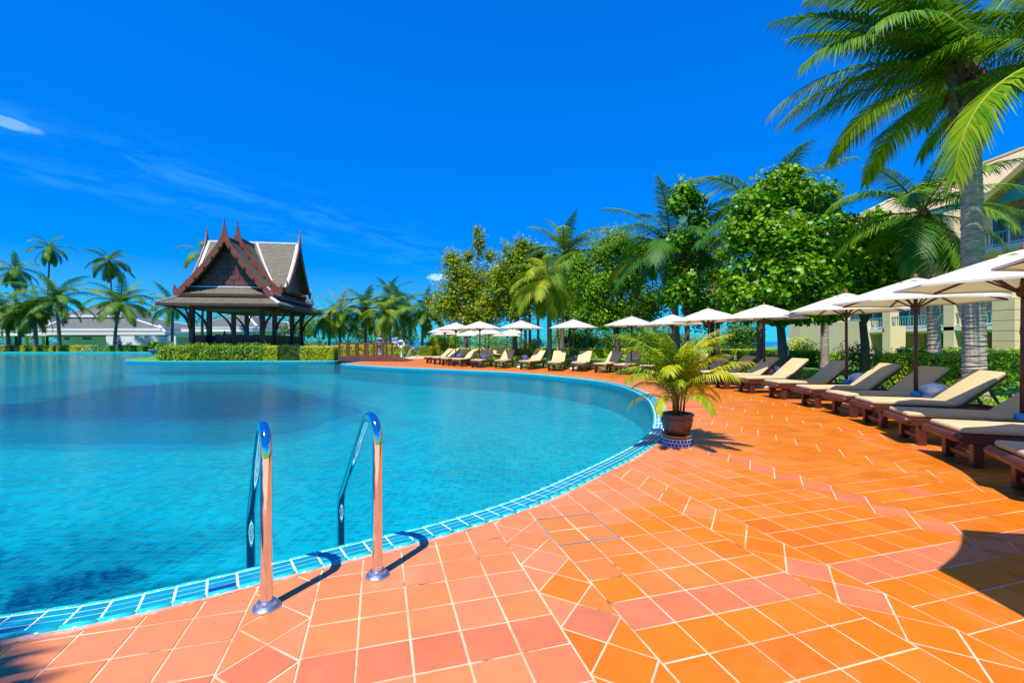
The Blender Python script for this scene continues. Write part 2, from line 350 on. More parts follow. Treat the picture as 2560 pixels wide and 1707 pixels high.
M['polewood'] = simple('dark_pole_wood', (0.085, 0.022, 0.013), (0.045, 0.012, 0.008), 0.45, 5, stretch=(10, 10, 1), rand=0.2)
M['cushion'] = simple('tan_cushion', (0.52, 0.395, 0.195), (0.59, 0.46, 0.245), 0.85, 2.2, bmp=0.5, bdist=0.03, rand=0.3)
M['bluecloth'] = simple('blue_clamp', (0.015, 0.22, 0.55), (0.02, 0.30, 0.62), 0.4, 8)
M['wrap'] = simple('plastic_sheet', (0.34, 0.55, 0.70), (0.82, 0.86, 0.88), 0.22, 9, bmp=0.9, bdist=0.03)
M['white'] = simple('white_paint', (0.78, 0.78, 0.76), (0.70, 0.71, 0.70), 0.6, 1.5)
M['trunk'] = simple('palm_bark', (0.26, 0.205, 0.165), (0.12, 0.085, 0.065), 0.9, 3, stretch=(2, 2, 7), bmp=0.8, bdist=0.03)
M['trunk_pale'] = simple('grey_palm_bark', (0.56, 0.46, 0.37), (0.27, 0.19, 0.14), 0.9, 2.2, stretch=(2, 2, 9), bmp=1.0, bdist=0.03)
M['fibre'] = simple('palm_fibre', (0.085, 0.045, 0.022), (0.17, 0.095, 0.045), 0.95, 6, bmp=0.9, bdist=0.05)
M['bark'] = simple('tree_bark', (0.17, 0.12, 0.09), (0.09, 0.06, 0.045), 0.95, 5, stretch=(3, 3, 1), bmp=0.8, bdist=0.03)
M['frond'] = leafmat('palm_frond', (0.022, 0.11, 0.007), (0.080, 0.23, 0.008), (0.36, 0.42, 0.014), 0.5, 0.30, 0.55, 0.25)
M['frond_near'] = leafmat('bright_palm_frond', (0.035, 0.15, 0.006), (0.15, 0.32, 0.008), (0.50, 0.52, 0.014), 0.5, 0.36, 0.5, 0.25)
M['frond_lime'] = leafmat('yellow_palm_frond', (0.07, 0.19, 0.006), (0.22, 0.34, 0.008), (0.55, 0.50, 0.015), 0.5, 0.38, 0.55, 0.25)
M['areca'] = leafmat('areca_frond', (0.16, 0.29, 0.005), (0.46, 0.52, 0.008), (0.80, 0.66, 0.015), 0.4, 0.38, 0.5)
M['leaf'] = leafmat('tree_leaf', (0.06, 0.20, 0.004), (0.18, 0.39, 0.007), (0.46, 0.56, 0.010), 0.5, 0.36, 0.1, 0.3)
M['leaf_olive'] = leafmat('olive_tree_leaf', (0.10, 0.19, 0.004), (0.27, 0.39, 0.007), (0.60, 0.56, 0.012), 0.5, 0.36, 0.1, 0.3)
M['leaf_big'] = leafmat('broad_round_leaf', (0.035, 0.16, 0.005), (0.14, 0.37, 0.008), (0.52, 0.62, 0.012), 0.42, 0.38, 0.1, 0.35)
M['leaf_dark'] = leafmat('dark_leaf', (0.03, 0.10, 0.005), (0.09, 0.22, 0.007), (0.24, 0.36, 0.010), 0.5, 0.3, 0.1)
M['hedge'] = leafmat('hedge_leaf', (0.08, 0.22, 0.004), (0.22, 0.42, 0.007), (0.52, 0.60, 0.010), 0.45, 0.30, 0.15)
M['hedge_lime'] = leafmat('yellow_hedge_leaf', (0.32, 0.44, 0.005), (0.64, 0.66, 0.008), (0.86, 0.76, 0.012), 0.45, 0.34, 0.15)
M['hedge_dark'] = leafmat('deep_green_hedge_leaf', (0.012, 0.06, 0.004), (0.035, 0.11, 0.006), (0.09, 0.19, 0.009), 0.45, 0.26, 0.15)
M['petal'] = simple('red_petal', (0.60, 0.055, 0.015), (0.75, 0.14, 0.02), 0.5, 4, 'Position')
M['twig'] = simple('hedge_twigs', (0.04, 0.10, 0.008), (0.07, 0.08, 0.012), 0.95, 6, 'Position')
M['pot'] = simple('brown_glazed_pot', (0.105, 0.042, 0.032), (0.065, 0.026, 0.020), 0.30, 3, stretch=(1, 1, 14), bmp=0.2, bdist=0.004, coat=0.3)
M['gold'] = simple('ochre_saucer', (0.45, 0.20, 0.012), (0.30, 0.12, 0.01), 0.35, 8)
M['pavwood'] = simple('pavilion_wood', (0.105, 0.040, 0.022), (0.050, 0.018, 0.011), 0.55, 2, stretch=(6, 6, 1), bmp=0.2, bdist=0.01, rand=0.2)
M['barge'] = simple('bargeboard_paint', (0.235, 0.066, 0.030), (0.17, 0.045, 0.022), 0.5, 2)
M['panel'] = simple('gable_panel', (0.20, 0.068, 0.040), (0.12, 0.036, 0.022), 0.5, 3, rand=0.5, stretch=(6, 1, 1))
M['bridge'] = simple('bridge_wood', (0.17, 0.050, 0.034), (0.10, 0.028, 0.018), 0.55, 3, stretch=(1, 8, 8), bmp=0.2)
M['ceil'] = simple('pale_ceiling', (0.34, 0.36, 0.28), (0.26, 0.26, 0.2), 0.7, 1)
M['steel'] = simple('brushed_steel', (0.78, 0.77, 0.75), (0.66, 0.65, 0.63), 0.32, 30, metal=1.0)
M['cream'] = simple('cream_render', (0.80, 0.66, 0.40), (0.72, 0.57, 0.32), 0.85, 0.8, 'Position', bmp=0.1)
M['cream_dk'] = simple('yellow_render', (0.50, 0.38, 0.12), (0.42, 0.31, 0.09), 0.85, 0.8, 'Position')
M['teal'] = simple('teal_paint', (0.08, 0.34, 0.36), (0.10, 0.40, 0.40), 0.5, 2)
M['glass'] = simple('dark_window_glass', (0.03, 0.07, 0.07), (0.05, 0.10, 0.10), 0.06, 1)
M['dark'] = simple('dark_paint', (0.02, 0.02, 0.025), (0.03, 0.03, 0.03), 0.5, 4)
M['navycloth'] = simple('navy_cloth', (0.010, 0.014, 0.06), (0.02, 0.025, 0.09), 0.9, 12)
M['skin'] = simple('skin', (0.28, 0.14, 0.08), (0.24, 0.11, 0.06), 0.55, 8)
M['stone'] = simple('grey_stone', (0.32, 0.31, 0.28), (0.2, 0.19, 0.17), 0.9, 6, bmp=0.5)
M['terra'] = simple('beige_planter', (0.50, 0.36, 0.22), (0.40, 0.27, 0.16), 0.8, 4)
M['houseblue'] = simple('white_house_render', (0.74, 0.80, 0.78), (0.66, 0.74, 0.73), 0.8, 0.6, 'Position')
M['chair'] = simple('blue_chair_fabric', (0.02, 0.06, 0.36), (0.03, 0.10, 0.45), 0.7, 6)
def shingles(name, c1, c2, mortar, sx, sy):
    m = brickmat(name, c1, c2, mortar, sx, sy, 0.02, 0.62, 'UV', 0.5, 0.8)
    m.node_tree.nodes['Principled BSDF'].inputs['Specular IOR Level'].default_value = 0.35
    return m
M['shingle'] = shingles('grey_roof_tile', (0.13, 0.115, 0.075), (0.20, 0.175, 0.115), (0.035, 0.03, 0.022), 0.26, 0.17)
M['houseroof'] = shingles('house_roof_tile', (0.115, 0.125, 0.115), (0.15, 0.155, 0.14), (0.07, 0.075, 0.07), 0.4, 0.25)
M['hotelroof'] = shingles('tan_roof_tile', (0.58, 0.44, 0.24), (0.64, 0.50, 0.29), (0.22, 0.14, 0.07), 0.42, 0.46)
def canvasmat():
    m, nt, b = mat_base('parasol_canvas'); L = nt.links.new
    c, h, _ = vary(nt, (0.80, 0.77, 0.70), (0.70, 0.66, 0.58), 2.0, rand=0.2)
    L(c, b.inputs['Base Color']); b.inputs['Roughness'].default_value = 0.85; b.inputs['Specular IOR Level'].default_value = 0.15
    tr = node(nt, 'ShaderNodeBsdfTranslucent'); tr.inputs[0].default_value = (0.72, 0.55, 0.30, 1)
    ms = node(nt, 'ShaderNodeMixShader'); ms.inputs[0].default_value = 0.28; L(b.outputs[0], ms.inputs[1]); L(tr.outputs[0], ms.inputs[2])
    L(ms.outputs[0], nt.nodes['Material Output'].inputs[0]); bump(nt, b, h, 0.2, 0.03)
    return m
M['canvas'] = canvasmat()
def signmat():
    m, nt, b = mat_base('sign_print'); L = nt.links.new
    tc = node(nt, 'ShaderNodeTexCoord'); nz = node(nt, 'ShaderNodeTexNoise', i_Scale=7.0, i_Detail=3.0); L(tc.outputs['Object'], nz.inputs['Vector'])
    r = node(nt, 'ShaderNodeValToRGB'); e = r.color_ramp.elements; e[0].color = (0.02, 0.12, 0.34, 1); e[0].position = 0.42; e[1].color = (0.45, 0.62, 0.75, 1); e[1].position = 0.62
    L(nz.outputs[0], r.inputs[0]); L(r.outputs[0], b.inputs['Base Color']); return m
M['print'] = signmat()
# ------------------------------------------------------------------ pool outline, deck, lawn, water
rng = random.Random(7); nr = np.random.default_rng(11)
_near = [(-60, -3.0), (-30, -1.2), (-14, 0.25), (-8, 0.95), (-4.6, 1.62)]
_near += [gp(*p) for p in ((0, 1597), (294, 1545), (609, 1469), (914, 1388), (1099, 1341), (1284, 1284), (1404, 1235), (1524, 1176), (1604, 1133), (1652, 1099), (1672, 1068), (1664, 1024), (1635, 991), (1567, 964), (1469, 947), (1306, 932), (1143, 924.5), (980, 917.5), (905, 913))]
_near += [(-10.7, 29.2), (-10.9, 31.0), (-10.5, 34), (-10.1, 38), (-9.7, 42), (-9.6, 45.5)]
POOL = resample(catmull(_near, 10), 0.12)             # outer edge of the coping on the deck side
PT, PN = normals2(POOL)                               # PN points into the water
ISL = [(-29.9, 35.6), (-28.6, 33.9), (-26.0, 33.0), (-22, 32.7), (-17, 32.75), (-13.4, 33.1), (-12.9, 34.2), (-13.1, 37), (-14.2, 41), (-15.6, 46), (-17.5, 52), (-20, 56), (-26, 57), (-31, 54), (-33.2, 48), (-32.8, 41.5), (-31.4, 37.4), (-29.9, 35.6)]
ISL = resample(catmull(ISL, 8), 0.25)
FAR = 63.5
land = [tuple(p) for p in POOL] + [(-9.6, 46.6), (-16, 47.5), (-17, FAR), (-140, FAR), (-140, 130), (150, 130), (150, -60), (-60, -60)]
lawn = sheet('lawn', land, -0.03, M['grass']); tag(lawn, kind='structure')
sea_mb = MB(); sea_mb.add([(-5000, 128, -1.6), (5000, 128, -1.6), (5000, 5500, -1.6), (-5000, 5500, -1.6)], [(0, 1, 2, 3)])
tag(obj('sea', sea_mb, M['sea']), kind='structure')
bk = MB(); bk.box(-5000, 5000, 127, 130.5, -2.5, -0.035); tag(obj('beach', bk, M['terra']), kind='structure')

WZ = -0.15
wm = MB(); wm.add([(-140, -12, WZ), (9, -12, WZ), (9, FAR + 0.2, WZ), (-140, FAR + 0.2, WZ)], [(0, 1, 2, 3)])
tag(obj('pool_water', wm, M['water']), kind='structure')
fm = MB(); fm.add([(-140, -12, -0.92), (9, -12, -0.92), (9, FAR + 0.2, -0.92), (-140, FAR + 0.2, -0.92)], [(0, 1, 2, 3)])
pool_floor = tag(obj('pool_floor', fm, M['floor']), kind='structure')
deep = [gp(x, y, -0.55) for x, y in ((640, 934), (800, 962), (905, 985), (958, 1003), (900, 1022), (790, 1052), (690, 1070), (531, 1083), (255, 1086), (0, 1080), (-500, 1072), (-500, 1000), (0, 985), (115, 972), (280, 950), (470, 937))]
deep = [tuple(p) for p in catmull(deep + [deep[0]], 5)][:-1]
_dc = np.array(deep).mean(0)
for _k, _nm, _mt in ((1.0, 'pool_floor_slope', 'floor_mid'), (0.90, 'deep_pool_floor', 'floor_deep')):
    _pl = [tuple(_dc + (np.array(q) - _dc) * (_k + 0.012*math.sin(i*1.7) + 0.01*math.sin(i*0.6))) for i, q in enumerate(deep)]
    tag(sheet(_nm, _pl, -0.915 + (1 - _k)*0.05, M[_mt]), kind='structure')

def wall_strip(name, P, z0, z1, flip=False):
    """vertical tiled wall under a polyline, uv in metres"""
    s = np.concatenate([[0], np.cumsum(np.linalg.norm(np.diff(P, axis=0), axis=1))]); n = len(P)
    me = bpy.data.meshes.new(name)
    me.from_pydata([(x, y, z) for z in (z0, z1) for x, y in P], [], [(i, i+1, n+i+1, n+i) if not flip else (n+i, n+i+1, i+1, i) for i in range(n-1)])
    uv = me.uv_layers.new(name='UVMap'); vi = np.zeros(len(me.loops), dtype=np.int32); me.loops.foreach_get('vertex_index', vi)
    uv.data.foreach_set('uv', np.stack([s[vi % n], np.where(vi < n, z0, z1)], 1).astype(np.float32).ravel())
    return link_mesh(name, me, M['wall'])
CW = 0.27
inner = POOL + PN * CW
tag(wall_strip('pool_wall', inner, -0.95, -0.012), kind='structure')

# ---- deck: grout bed, then real tiles
FEET = [(3.55, 2.05), (4.12, 3.15)] + [gp(*p) for p in ((2520, 1235), (2355, 1150), (2240, 1100), (2155, 1060), (2085, 1037), (2005, 1015), (1925, 995), (1850, 981))] + [(6.34, 14.1), (6.30, 15.35), (6.18, 16.6), (5.98, 17.85), (5.55, 19.0), (4.75, 19.9), (4.0, 20.85)] + [gp(*p) for p in ((1445, 929), (1385, 928), (1310, 924), (1250, 921), (1190, 919.5), (1140, 916.5), (1109, 914), (1087, 911), (1066, 908.5))]
row = resample(catmull([(2.7, 0.6)] + FEET + [(-6.6, 33.4), (-7.2, 37), (-7.0, 43.5)], 8), 0.2)
RT, RN = normals2(row)                                # RN points towards the pool
outer = row - RN * 2.25
deck_poly = [tuple(p) for p in POOL if p[0] > -9.7 or p[1] > 20] + [(-6.5, 45.5)] + [tuple(p) for p in outer[::-1]] + [(4, -4), (-9.6, -4)]
deck = sheet('deck', deck_poly, 0.0, M['grout']); tag(deck, kind='structure')

ANG = math.atan2(0.281, 0.960); A = np.array([math.cos(ANG), math.sin(ANG)]); B = np.array([-A[1], A[0]])
TP = 0.246; PERIOD = 1.57; V0 = 2.02; U1 = 0.885; SW = PERIOD - 5 * TP
def uv2(u, v): return A * u + B * v
def clip_half(poly, p, n):
    """keep the part of a convex polygon on the side n points to"""
    out = []; k = len(poly)
    for i in range(k):
        a, b = poly[i], poly[(i+1) % k]; da, db = np.dot(a - p, n), np.dot(b - p, n)
        if da >= 0: out.append(a)
        if (da >= 0) != (db >= 0): out.append(a + (b - a) * (da / (da - db)))
    return out
def area(poly): return 0.5 * sum(poly[i][0]*poly[(i+1) % len(poly)][1] - poly[(i+1) % len(poly)][0]*poly[i][1] for i in range(len(poly)))
def inset(poly, d):
    k = len(poly); c = sum(poly) / k; out = [p.copy() for p in poly]
    res = poly
    for i in range(k):
        a, b = poly[i], poly[(i+1) % k]; e = b - a; l = np.linalg.norm(e)
        if l < 1e-6: continue
        n = np.array([-e[1], e[0]]) / l
        res = clip_half(res, a + n * d, n)
        if len(res) < 3: return []
    return res
tiles = []                                            # (poly, tint)
HATCH = (U1 + SW, V0 + 4*TP, U1 + SW + 2*TP, V0 + 6*TP)
def add_tile(uvs, tint):
    P = [uv2(*q) for q in uvs]; c = sum(P) / len(P)
    if c[0]**2 + c[1]**2 > 46**2 or c[1] < 0.8: return
    d2 = ((POOL - c)**2).sum(1); i = int(d2.argmin()); dist = -np.dot(c - POOL[i], PN[i])
    if dist < -0.3: return
    if dist < 0.35:
        P = clip_half(P, POOL[i] - PN[i] * 0.028, -PN[i])
        if len(P) < 3: return
    if not inside(tuple(c - PN[i] * 0.2 if dist < 0.2 else c), deck_poly): return
    P = inset(P, 0.0058 + rng.uniform(-0.001, 0.0014))
    if len(P) < 3 or area(P) < 0.0012: return
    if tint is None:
        sheen_wash = max(0.0, min(1.0, (1.75 - dist + rng.uniform(-0.3, 0.3)) / 1.5))
        if c[0] < 0.3 and c[1] < 4.2: sheen_wash = max(sheen_wash, 0.95)  # front-left tiles go pale throughout: sky sheen put into the tint
        tint = rng.uniform(0.02, 0.30) * (1 - sheen_wash) + sheen_wash * rng.uniform(0.48, 0.64)
    tiles.append((P, tint, c, dist))
NV = 150
for k in range(-8, 9):
    u0 = U1 + PERIOD * k
    for j in range(-20, NV):
        v = V0 + TP * j
        for i in range(5):
            ua = u0 + SW + TP * i
            if k == 0 and i < 2 and 4 <= j < 6: continue
            pk = rng.uniform(0.80, 0.98) if (j == 0 or (j - 0) % 26 == 0) else None
            if pk is None and rng.random() < 0.012: pk = rng.uniform(0.7, 0.9)
            add_tile([(ua, v), (ua+TP, v), (ua+TP, v+TP), (ua, v+TP)], pk)
    st = SW / 2
    for j in range(-15, int(NV * TP / SW)):
        vc = V0 + TP / 2 + SW * j + (0.11 if k % 2 else 0.0); um = u0 + st
        near_row = abs(vc - (V0 + TP/2)) < 0.30
        pk = rng.uniform(0.82, 1.0) if (k == 2 or near_row) else None
        add_tile([(um, vc - st), (u0 + SW, vc), (um, vc + st), (u0, vc)], pk)
        add_tile([(u0 + SW, vc), (u0 + SW, vc + SW), (um, vc + st)], None)
        add_tile([(u0, vc), (um, vc + st), (u0, vc + SW)], None)
def tile_geo(P, mb, z=0.0, fine=True):
    n = len(P); Q = inset(P, 0.0022)
    if len(Q) != n: Q = None
    if Q is None or not fine:
        mb.add([(p[0], p[1], z + 0.0005) for p in P] + [(p[0], p[1], z + 0.0028) for p in P], [tuple(range(n, 2*n))] + [(i, (i+1) % n, n + (i+1) % n, n + i) for i in range(n)])
        return 1 + n
    mb.add([(p[0], p[1], z + 0.0005) for p in P] + [(p[0], p[1], z + 0.0020) for p in P] + [(p[0], p[1], z + 0.0032) for p in Q],
           [tuple(range(2*n, 3*n))] + [(r*n + i, r*n + (i+1) % n, (r+1)*n + (i+1) % n, (r+1)*n + i) for r in range(2) for i in range(n)])
    return 1 + 2*n
def in_view(c): return c[1] > 1.75 and abs(c[0]) < c[1] * 1.14 and c[1] > H * F / 870
tiles.sort(key=lambda t: (0 if in_view(t[2]) else 1, float(t[2] @ t[2])))
rest = MB(); rt = []
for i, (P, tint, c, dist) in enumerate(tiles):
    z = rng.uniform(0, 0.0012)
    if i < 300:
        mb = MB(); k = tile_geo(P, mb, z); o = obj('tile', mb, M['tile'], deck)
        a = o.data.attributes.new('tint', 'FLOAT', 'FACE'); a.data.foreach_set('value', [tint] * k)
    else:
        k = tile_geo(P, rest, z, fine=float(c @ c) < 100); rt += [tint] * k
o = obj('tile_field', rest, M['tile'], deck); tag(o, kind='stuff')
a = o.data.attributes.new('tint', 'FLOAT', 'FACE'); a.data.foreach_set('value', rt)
# inspection hatch with its own four tiles and a steel rim
hu0, hv0, hu1, hv1 = HATCH; hc = uv2(hu0, hv0)
hatch = empty('access_hatch', (hc[0], hc[1], 0.0), ANG); tag(hatch, 'square tiled access hatch with thin steel rim set in the deck', 'hatch')
s2 = 2 * TP; mb = MB()
for a0, a1, b0, b1 in ((0.001, s2, 0.001, 0.007), (0.001, 0.007, 0.0075, s2 - 0.0075), (s2 - 0.006, s2, 0.0075, s2 - 0.0075), (0.001, s2, s2 - 0.007, s2 - 0.001)): mb.box(a0, a1, b0, b1, 0.0006, 0.0085)
obj('rim', mb, M['stone'], hatch)
for i in range(2):
    for j in range(2):
        P = inset([np.array(q) for q in ((i*TP, j*TP), ((i+1)*TP, j*TP), ((i+1)*TP, (j+1)*TP), (i*TP, (j+1)*TP))], 0.009)
        mb = MB(); k = tile_geo(P, mb); o = obj('tile', mb, M['tile'], hatch)
        a = o.data.attributes.new('tint', 'FLOAT', 'FACE'); a.data.foreach_set('value', [0.36 + 0.05*i] * k)

# ---- coping: turquoise bullnoses with three rows of blue tile between them
def curve_pt(P, N, i, d): return P[i] + N[i] * d
SEG = resample([p for p in POOL if p[0] > -14], 0.158); ST, SN = normals2(SEG)
bedm = MB(); n = len(POOL)
bedm.add([(*(POOL[i] - PN[i]*0.006), -0.006) for i in range(n)] + [(*(POOL[i] + PN[i]*(CW - 0.012)), -0.006) for i in range(n)], [(i, i+1, n+i+1, n+i) for i in range(n-1)])
coping = obj('pool_coping', bedm, M['joint']); tag(coping, kind='structure')
ROWS = [(0.0, 0.050, 'turq', 0.010), (0.059, 0.109, 'blue', -0.002), (0.118, 0.168, 'blue', -0.002), (0.177, 0.226, 'blue', -0.002), (0.235, CW + 0.004, 'turq', 0.0)]
def coping_piece(mb, i, d0, d1, h, mkind):
    q = []
    for d in (d0, d1):
        for j, sh in ((i, 0.006), (i+1, -0.006)):
            p = SEG[j] + SN[j] * d + ST[j] * sh; q.append(p)
    a, b, c, d = q[0], q[1], q[3], q[2]                # d0 start, d0 end, d1 end, d1 start
    if mkind == 'turq':                                # rounded nose: three strips across
        prof = [(0.0, 0.0), (0.18, 0.75), (0.5, 1.0), (0.82, 0.75), (1.0, 0.0)]
        z0 = -0.02 if d1 > CW else -0.005
        vs = [(*(a + (d - a)*t), z0 + (h - z0)*hh) for t, hh in prof] + [(*(b + (c - b)*t), z0 + (h - z0)*hh) for t, hh in prof]
        fs = [(k, 5 + k, 6 + k, 1 + k) for k in range(4)] + [(0, 1, 2, 3, 4), (9, 8, 7, 6, 5)]
        mb.add(vs, fs)
    else:
        w = 0.0025; e1 = (d - a) / np.linalg.norm(d - a) * w; e2 = (b - a) / np.linalg.norm(b - a) * w
        mb.add([(*p, -0.0055) for p in (a, b, c, d)] + [(*p, h) for p in (a + e1 + e2, b + e1 - e2, c - e1 - e2, d - e1 + e2)],
               [(4, 5, 6, 7)] + [(k, (k+1) % 4, 4 + (k+1) % 4, 4 + k) for k in range(4)])
order = sorted(range(len(SEG) - 1), key=lambda i: (0 if in_view(SEG[i]) else 1, float(SEG[i] @ SEG[i])))
far_t = {'turq': MB(), 'blue': MB()}
for rank, i in enumerate(order):
    for d0, d1, mk, h in ROWS:
        hh = h + rng.uniform(-0.0006, 0.0006)
        if rank < 60:
            mb = MB(); coping_piece(mb, i, d0, d1, hh, mk); obj('coping_tile' if mk == 'blue' else 'bullnose', mb, M['navy'] if (mk == 'blue' and i % 37 == 5 and d0 < 0.06) else M[mk], coping, smooth=(mk == 'turq'))
        else: coping_piece(far_t[mk], i, d0, d1, hh, mk)
for mk, nm in (('turq', 'bullnose_row'), ('blue', 'coping_tile_row')): tag(obj(nm, far_t[mk], M[mk], coping, smooth=(mk == 'turq')), kind='stuff')
# crumbly lime-crusted mortar between coping and deck tiles
cr = MB(); pts = resample([p for p in POOL if -6 < p[0] and p[1] < 12 and p[1] > 1], 0.03); ct, cn = normals2(pts); n = len(pts); vs = []
for i in range(n):
    w0 = 0.002 + 0.006*abs(math.sin(i*0.31)) ; w1 = 0.030 + 0.020*rng.random() + 0.012*math.sin(i*0.11)
    zz = 0.006 + 0.008*rng.random()
    vs += [(*(pts[i] - cn[i]*w0), 0.001), (*(pts[i] - cn[i]*(w0*0.5 + w1*0.45)), zz), (*(pts[i] - cn[i]*w1), 0.004)]
cr.add(vs, [(i*3 + k, i*3 + k + 1, i*3 + k + 4, i*3 + k + 3) for i in range(n - 1) for k in range(2)])
obj('mortar', cr, M['lime'], coping)

# ---- island with its kerb, far bank kerb
isl = sheet('island_lawn', [tuple(p) for p in ISL[:-1]], 0.02, M['grass']); tag(isl, kind='structure')
IT, IN = normals2(ISL); io = ISL - IN * 0.13          # outline runs anticlockwise: -IN is outwards
ik = MB(); n = len(ISL)
ik.add([(*ISL[i], 0.03) for i in range(n)] + [(*(ISL[i]*0.4 + io[i]*0.6), 0.045) for i in range(n)] + [(*io[i], 0.01) for i in range(n)], [(r*n + i, r*n + n + i, r*n + n + i + 1, r*n + i + 1) for r in range(2) for i in range(n-1)])
tag(obj('island_kerb', ik, M['turq'], smooth=True), kind='structure')
tag(wall_strip('island_wall', io, -0.95, 0.012), kind='structure')
fk = MB(); fk.box(-140, -17, FAR - 0.3, FAR + 0.25, -0.4, 0.02); tag(obj('far_kerb', fk, M['turq']), kind='structure')
# ------------------------------------------------------------------ vegetation
def frond_mesh(name, elev, droop, nl, ll, lw, hang, seed, stalk=0.10, rach=0.012, fwd=0.42):
    """one feather leaf of unit length in the XZ plane, base at the origin"""
    r = random.Random(seed); N = 22; pts = [Vector((0, 0, 0))]
    for i in range(N):
        t = (i + 0.5) / N; a = elev - droop * t**1.25
        pts.append(pts[-1] + Vector((math.cos(a), 0.03*math.sin(3*t + seed), math.sin(a))) / N)
    V = []; Fc = []
    for i, p in enumerate(pts):
        rr = rach * (1 - 0.85 * i / N) + 0.001
        V += [p + Vector((0, rr, 0)), p + Vector((0, -rr, 0)), p + Vector((0, 0, rr*1.1))]
    for i in range(N):
        for k in range(3): Fc.append((i*3 + k, i*3 + (k+1) % 3, i*3 + 3 + (k+1) % 3, i*3 + 3 + k))
    tint = [0.85] * len(Fc)
    for s in (-1, 1):
        for j in range(nl):
            t = stalk + (1 - stalk) * (j + 0.5*(s > 0) + r.uniform(-0.2, 0.2)) / nl
            t = min(max(t, 0), 0.999); x = t * N; i = int(x); f = x - i
            p = pts[i].lerp(pts[i+1], f); tg = (pts[i+1] - pts[i]).normalized()
            u = (t - stalk) / (1 - stalk)
            l = ll * (0.35 + 0.65 * math.sin(math.pi * min(1, 0.18 + 0.80*u))**0.7) * r.uniform(0.88, 1.08) * (1 - 0.35*u**3)
            up = Vector((0, 1, 0)).cross(tg) * -1
            if up.z < 0: up = -up
            d = (tg * (fwd + 0.75*u*u) + Vector((0, s, 0)) * (1.0 - 0.35*u) + up * r.uniform(0.10, 0.34) * (1 - u)).normalized()
            w = tg.cross(d).cross(d).normalized() * lw * (0.8 + 0.4*math.sin(math.pi*u))
            h = hang * r.uniform(0.7, 1.3)
            m = p + d * l * 0.5 + Vector((0, 0, -1)) * l * h * 0.22; e = p + d * l * 0.92 + Vector((0, 0, -1)) * l * h * 0.85
            o = len(V); V += [p - w*0.5, p + w*0.5, m + w*0.5, m - w*0.5, e]
            Fc += [(o, o+1, o+2, o+3), (o+3, o+2, o+4)]; q = r.uniform(0.0, 0.75); tint += [q, q]
    me = bpy.data.meshes.new(name); me.from_pydata([tuple(v) for v in V], [], Fc)
    a = me.attributes.new('tint', 'FLOAT', 'FACE'); a.data.foreach_set('value', tint)
    return me
ELEVS = (82, 62, 42, 22, 2, -22)
def frond_set(prefix, nl, ll, lw, seeds=2, m=None, hang=0.8, droopk=1.0, **kw):
    out = []
    for e in ELEVS:
        v = []
        for s in range(seeds):
            me = frond_mesh(prefix, math.radians(e), droopk * math.radians(55 + 0.55*max(0, 60 - abs(e - 30)) + 14*s), nl, ll, lw, hang, int(e*10 + s*37 + 1000), **kw)
            me.materials.append(m); v.append(me)
        out.append(v)
    return out
FS_FAR = frond_set('frond', 54, 0.25, 0.0108, 3, hang=0.55, droopk=0.86, m=M['frond'])
FS_LIME = frond_set('frond', 54, 0.26, 0.0092, 3, m=M['frond_lime'], hang=0.65, droopk=0.95)
FS_NEAR = frond_set('frond', 86, 0.21, 0.0082, 4, m=M['frond_near'], hang=0.7, droopk=0.74, rach=0.0065)
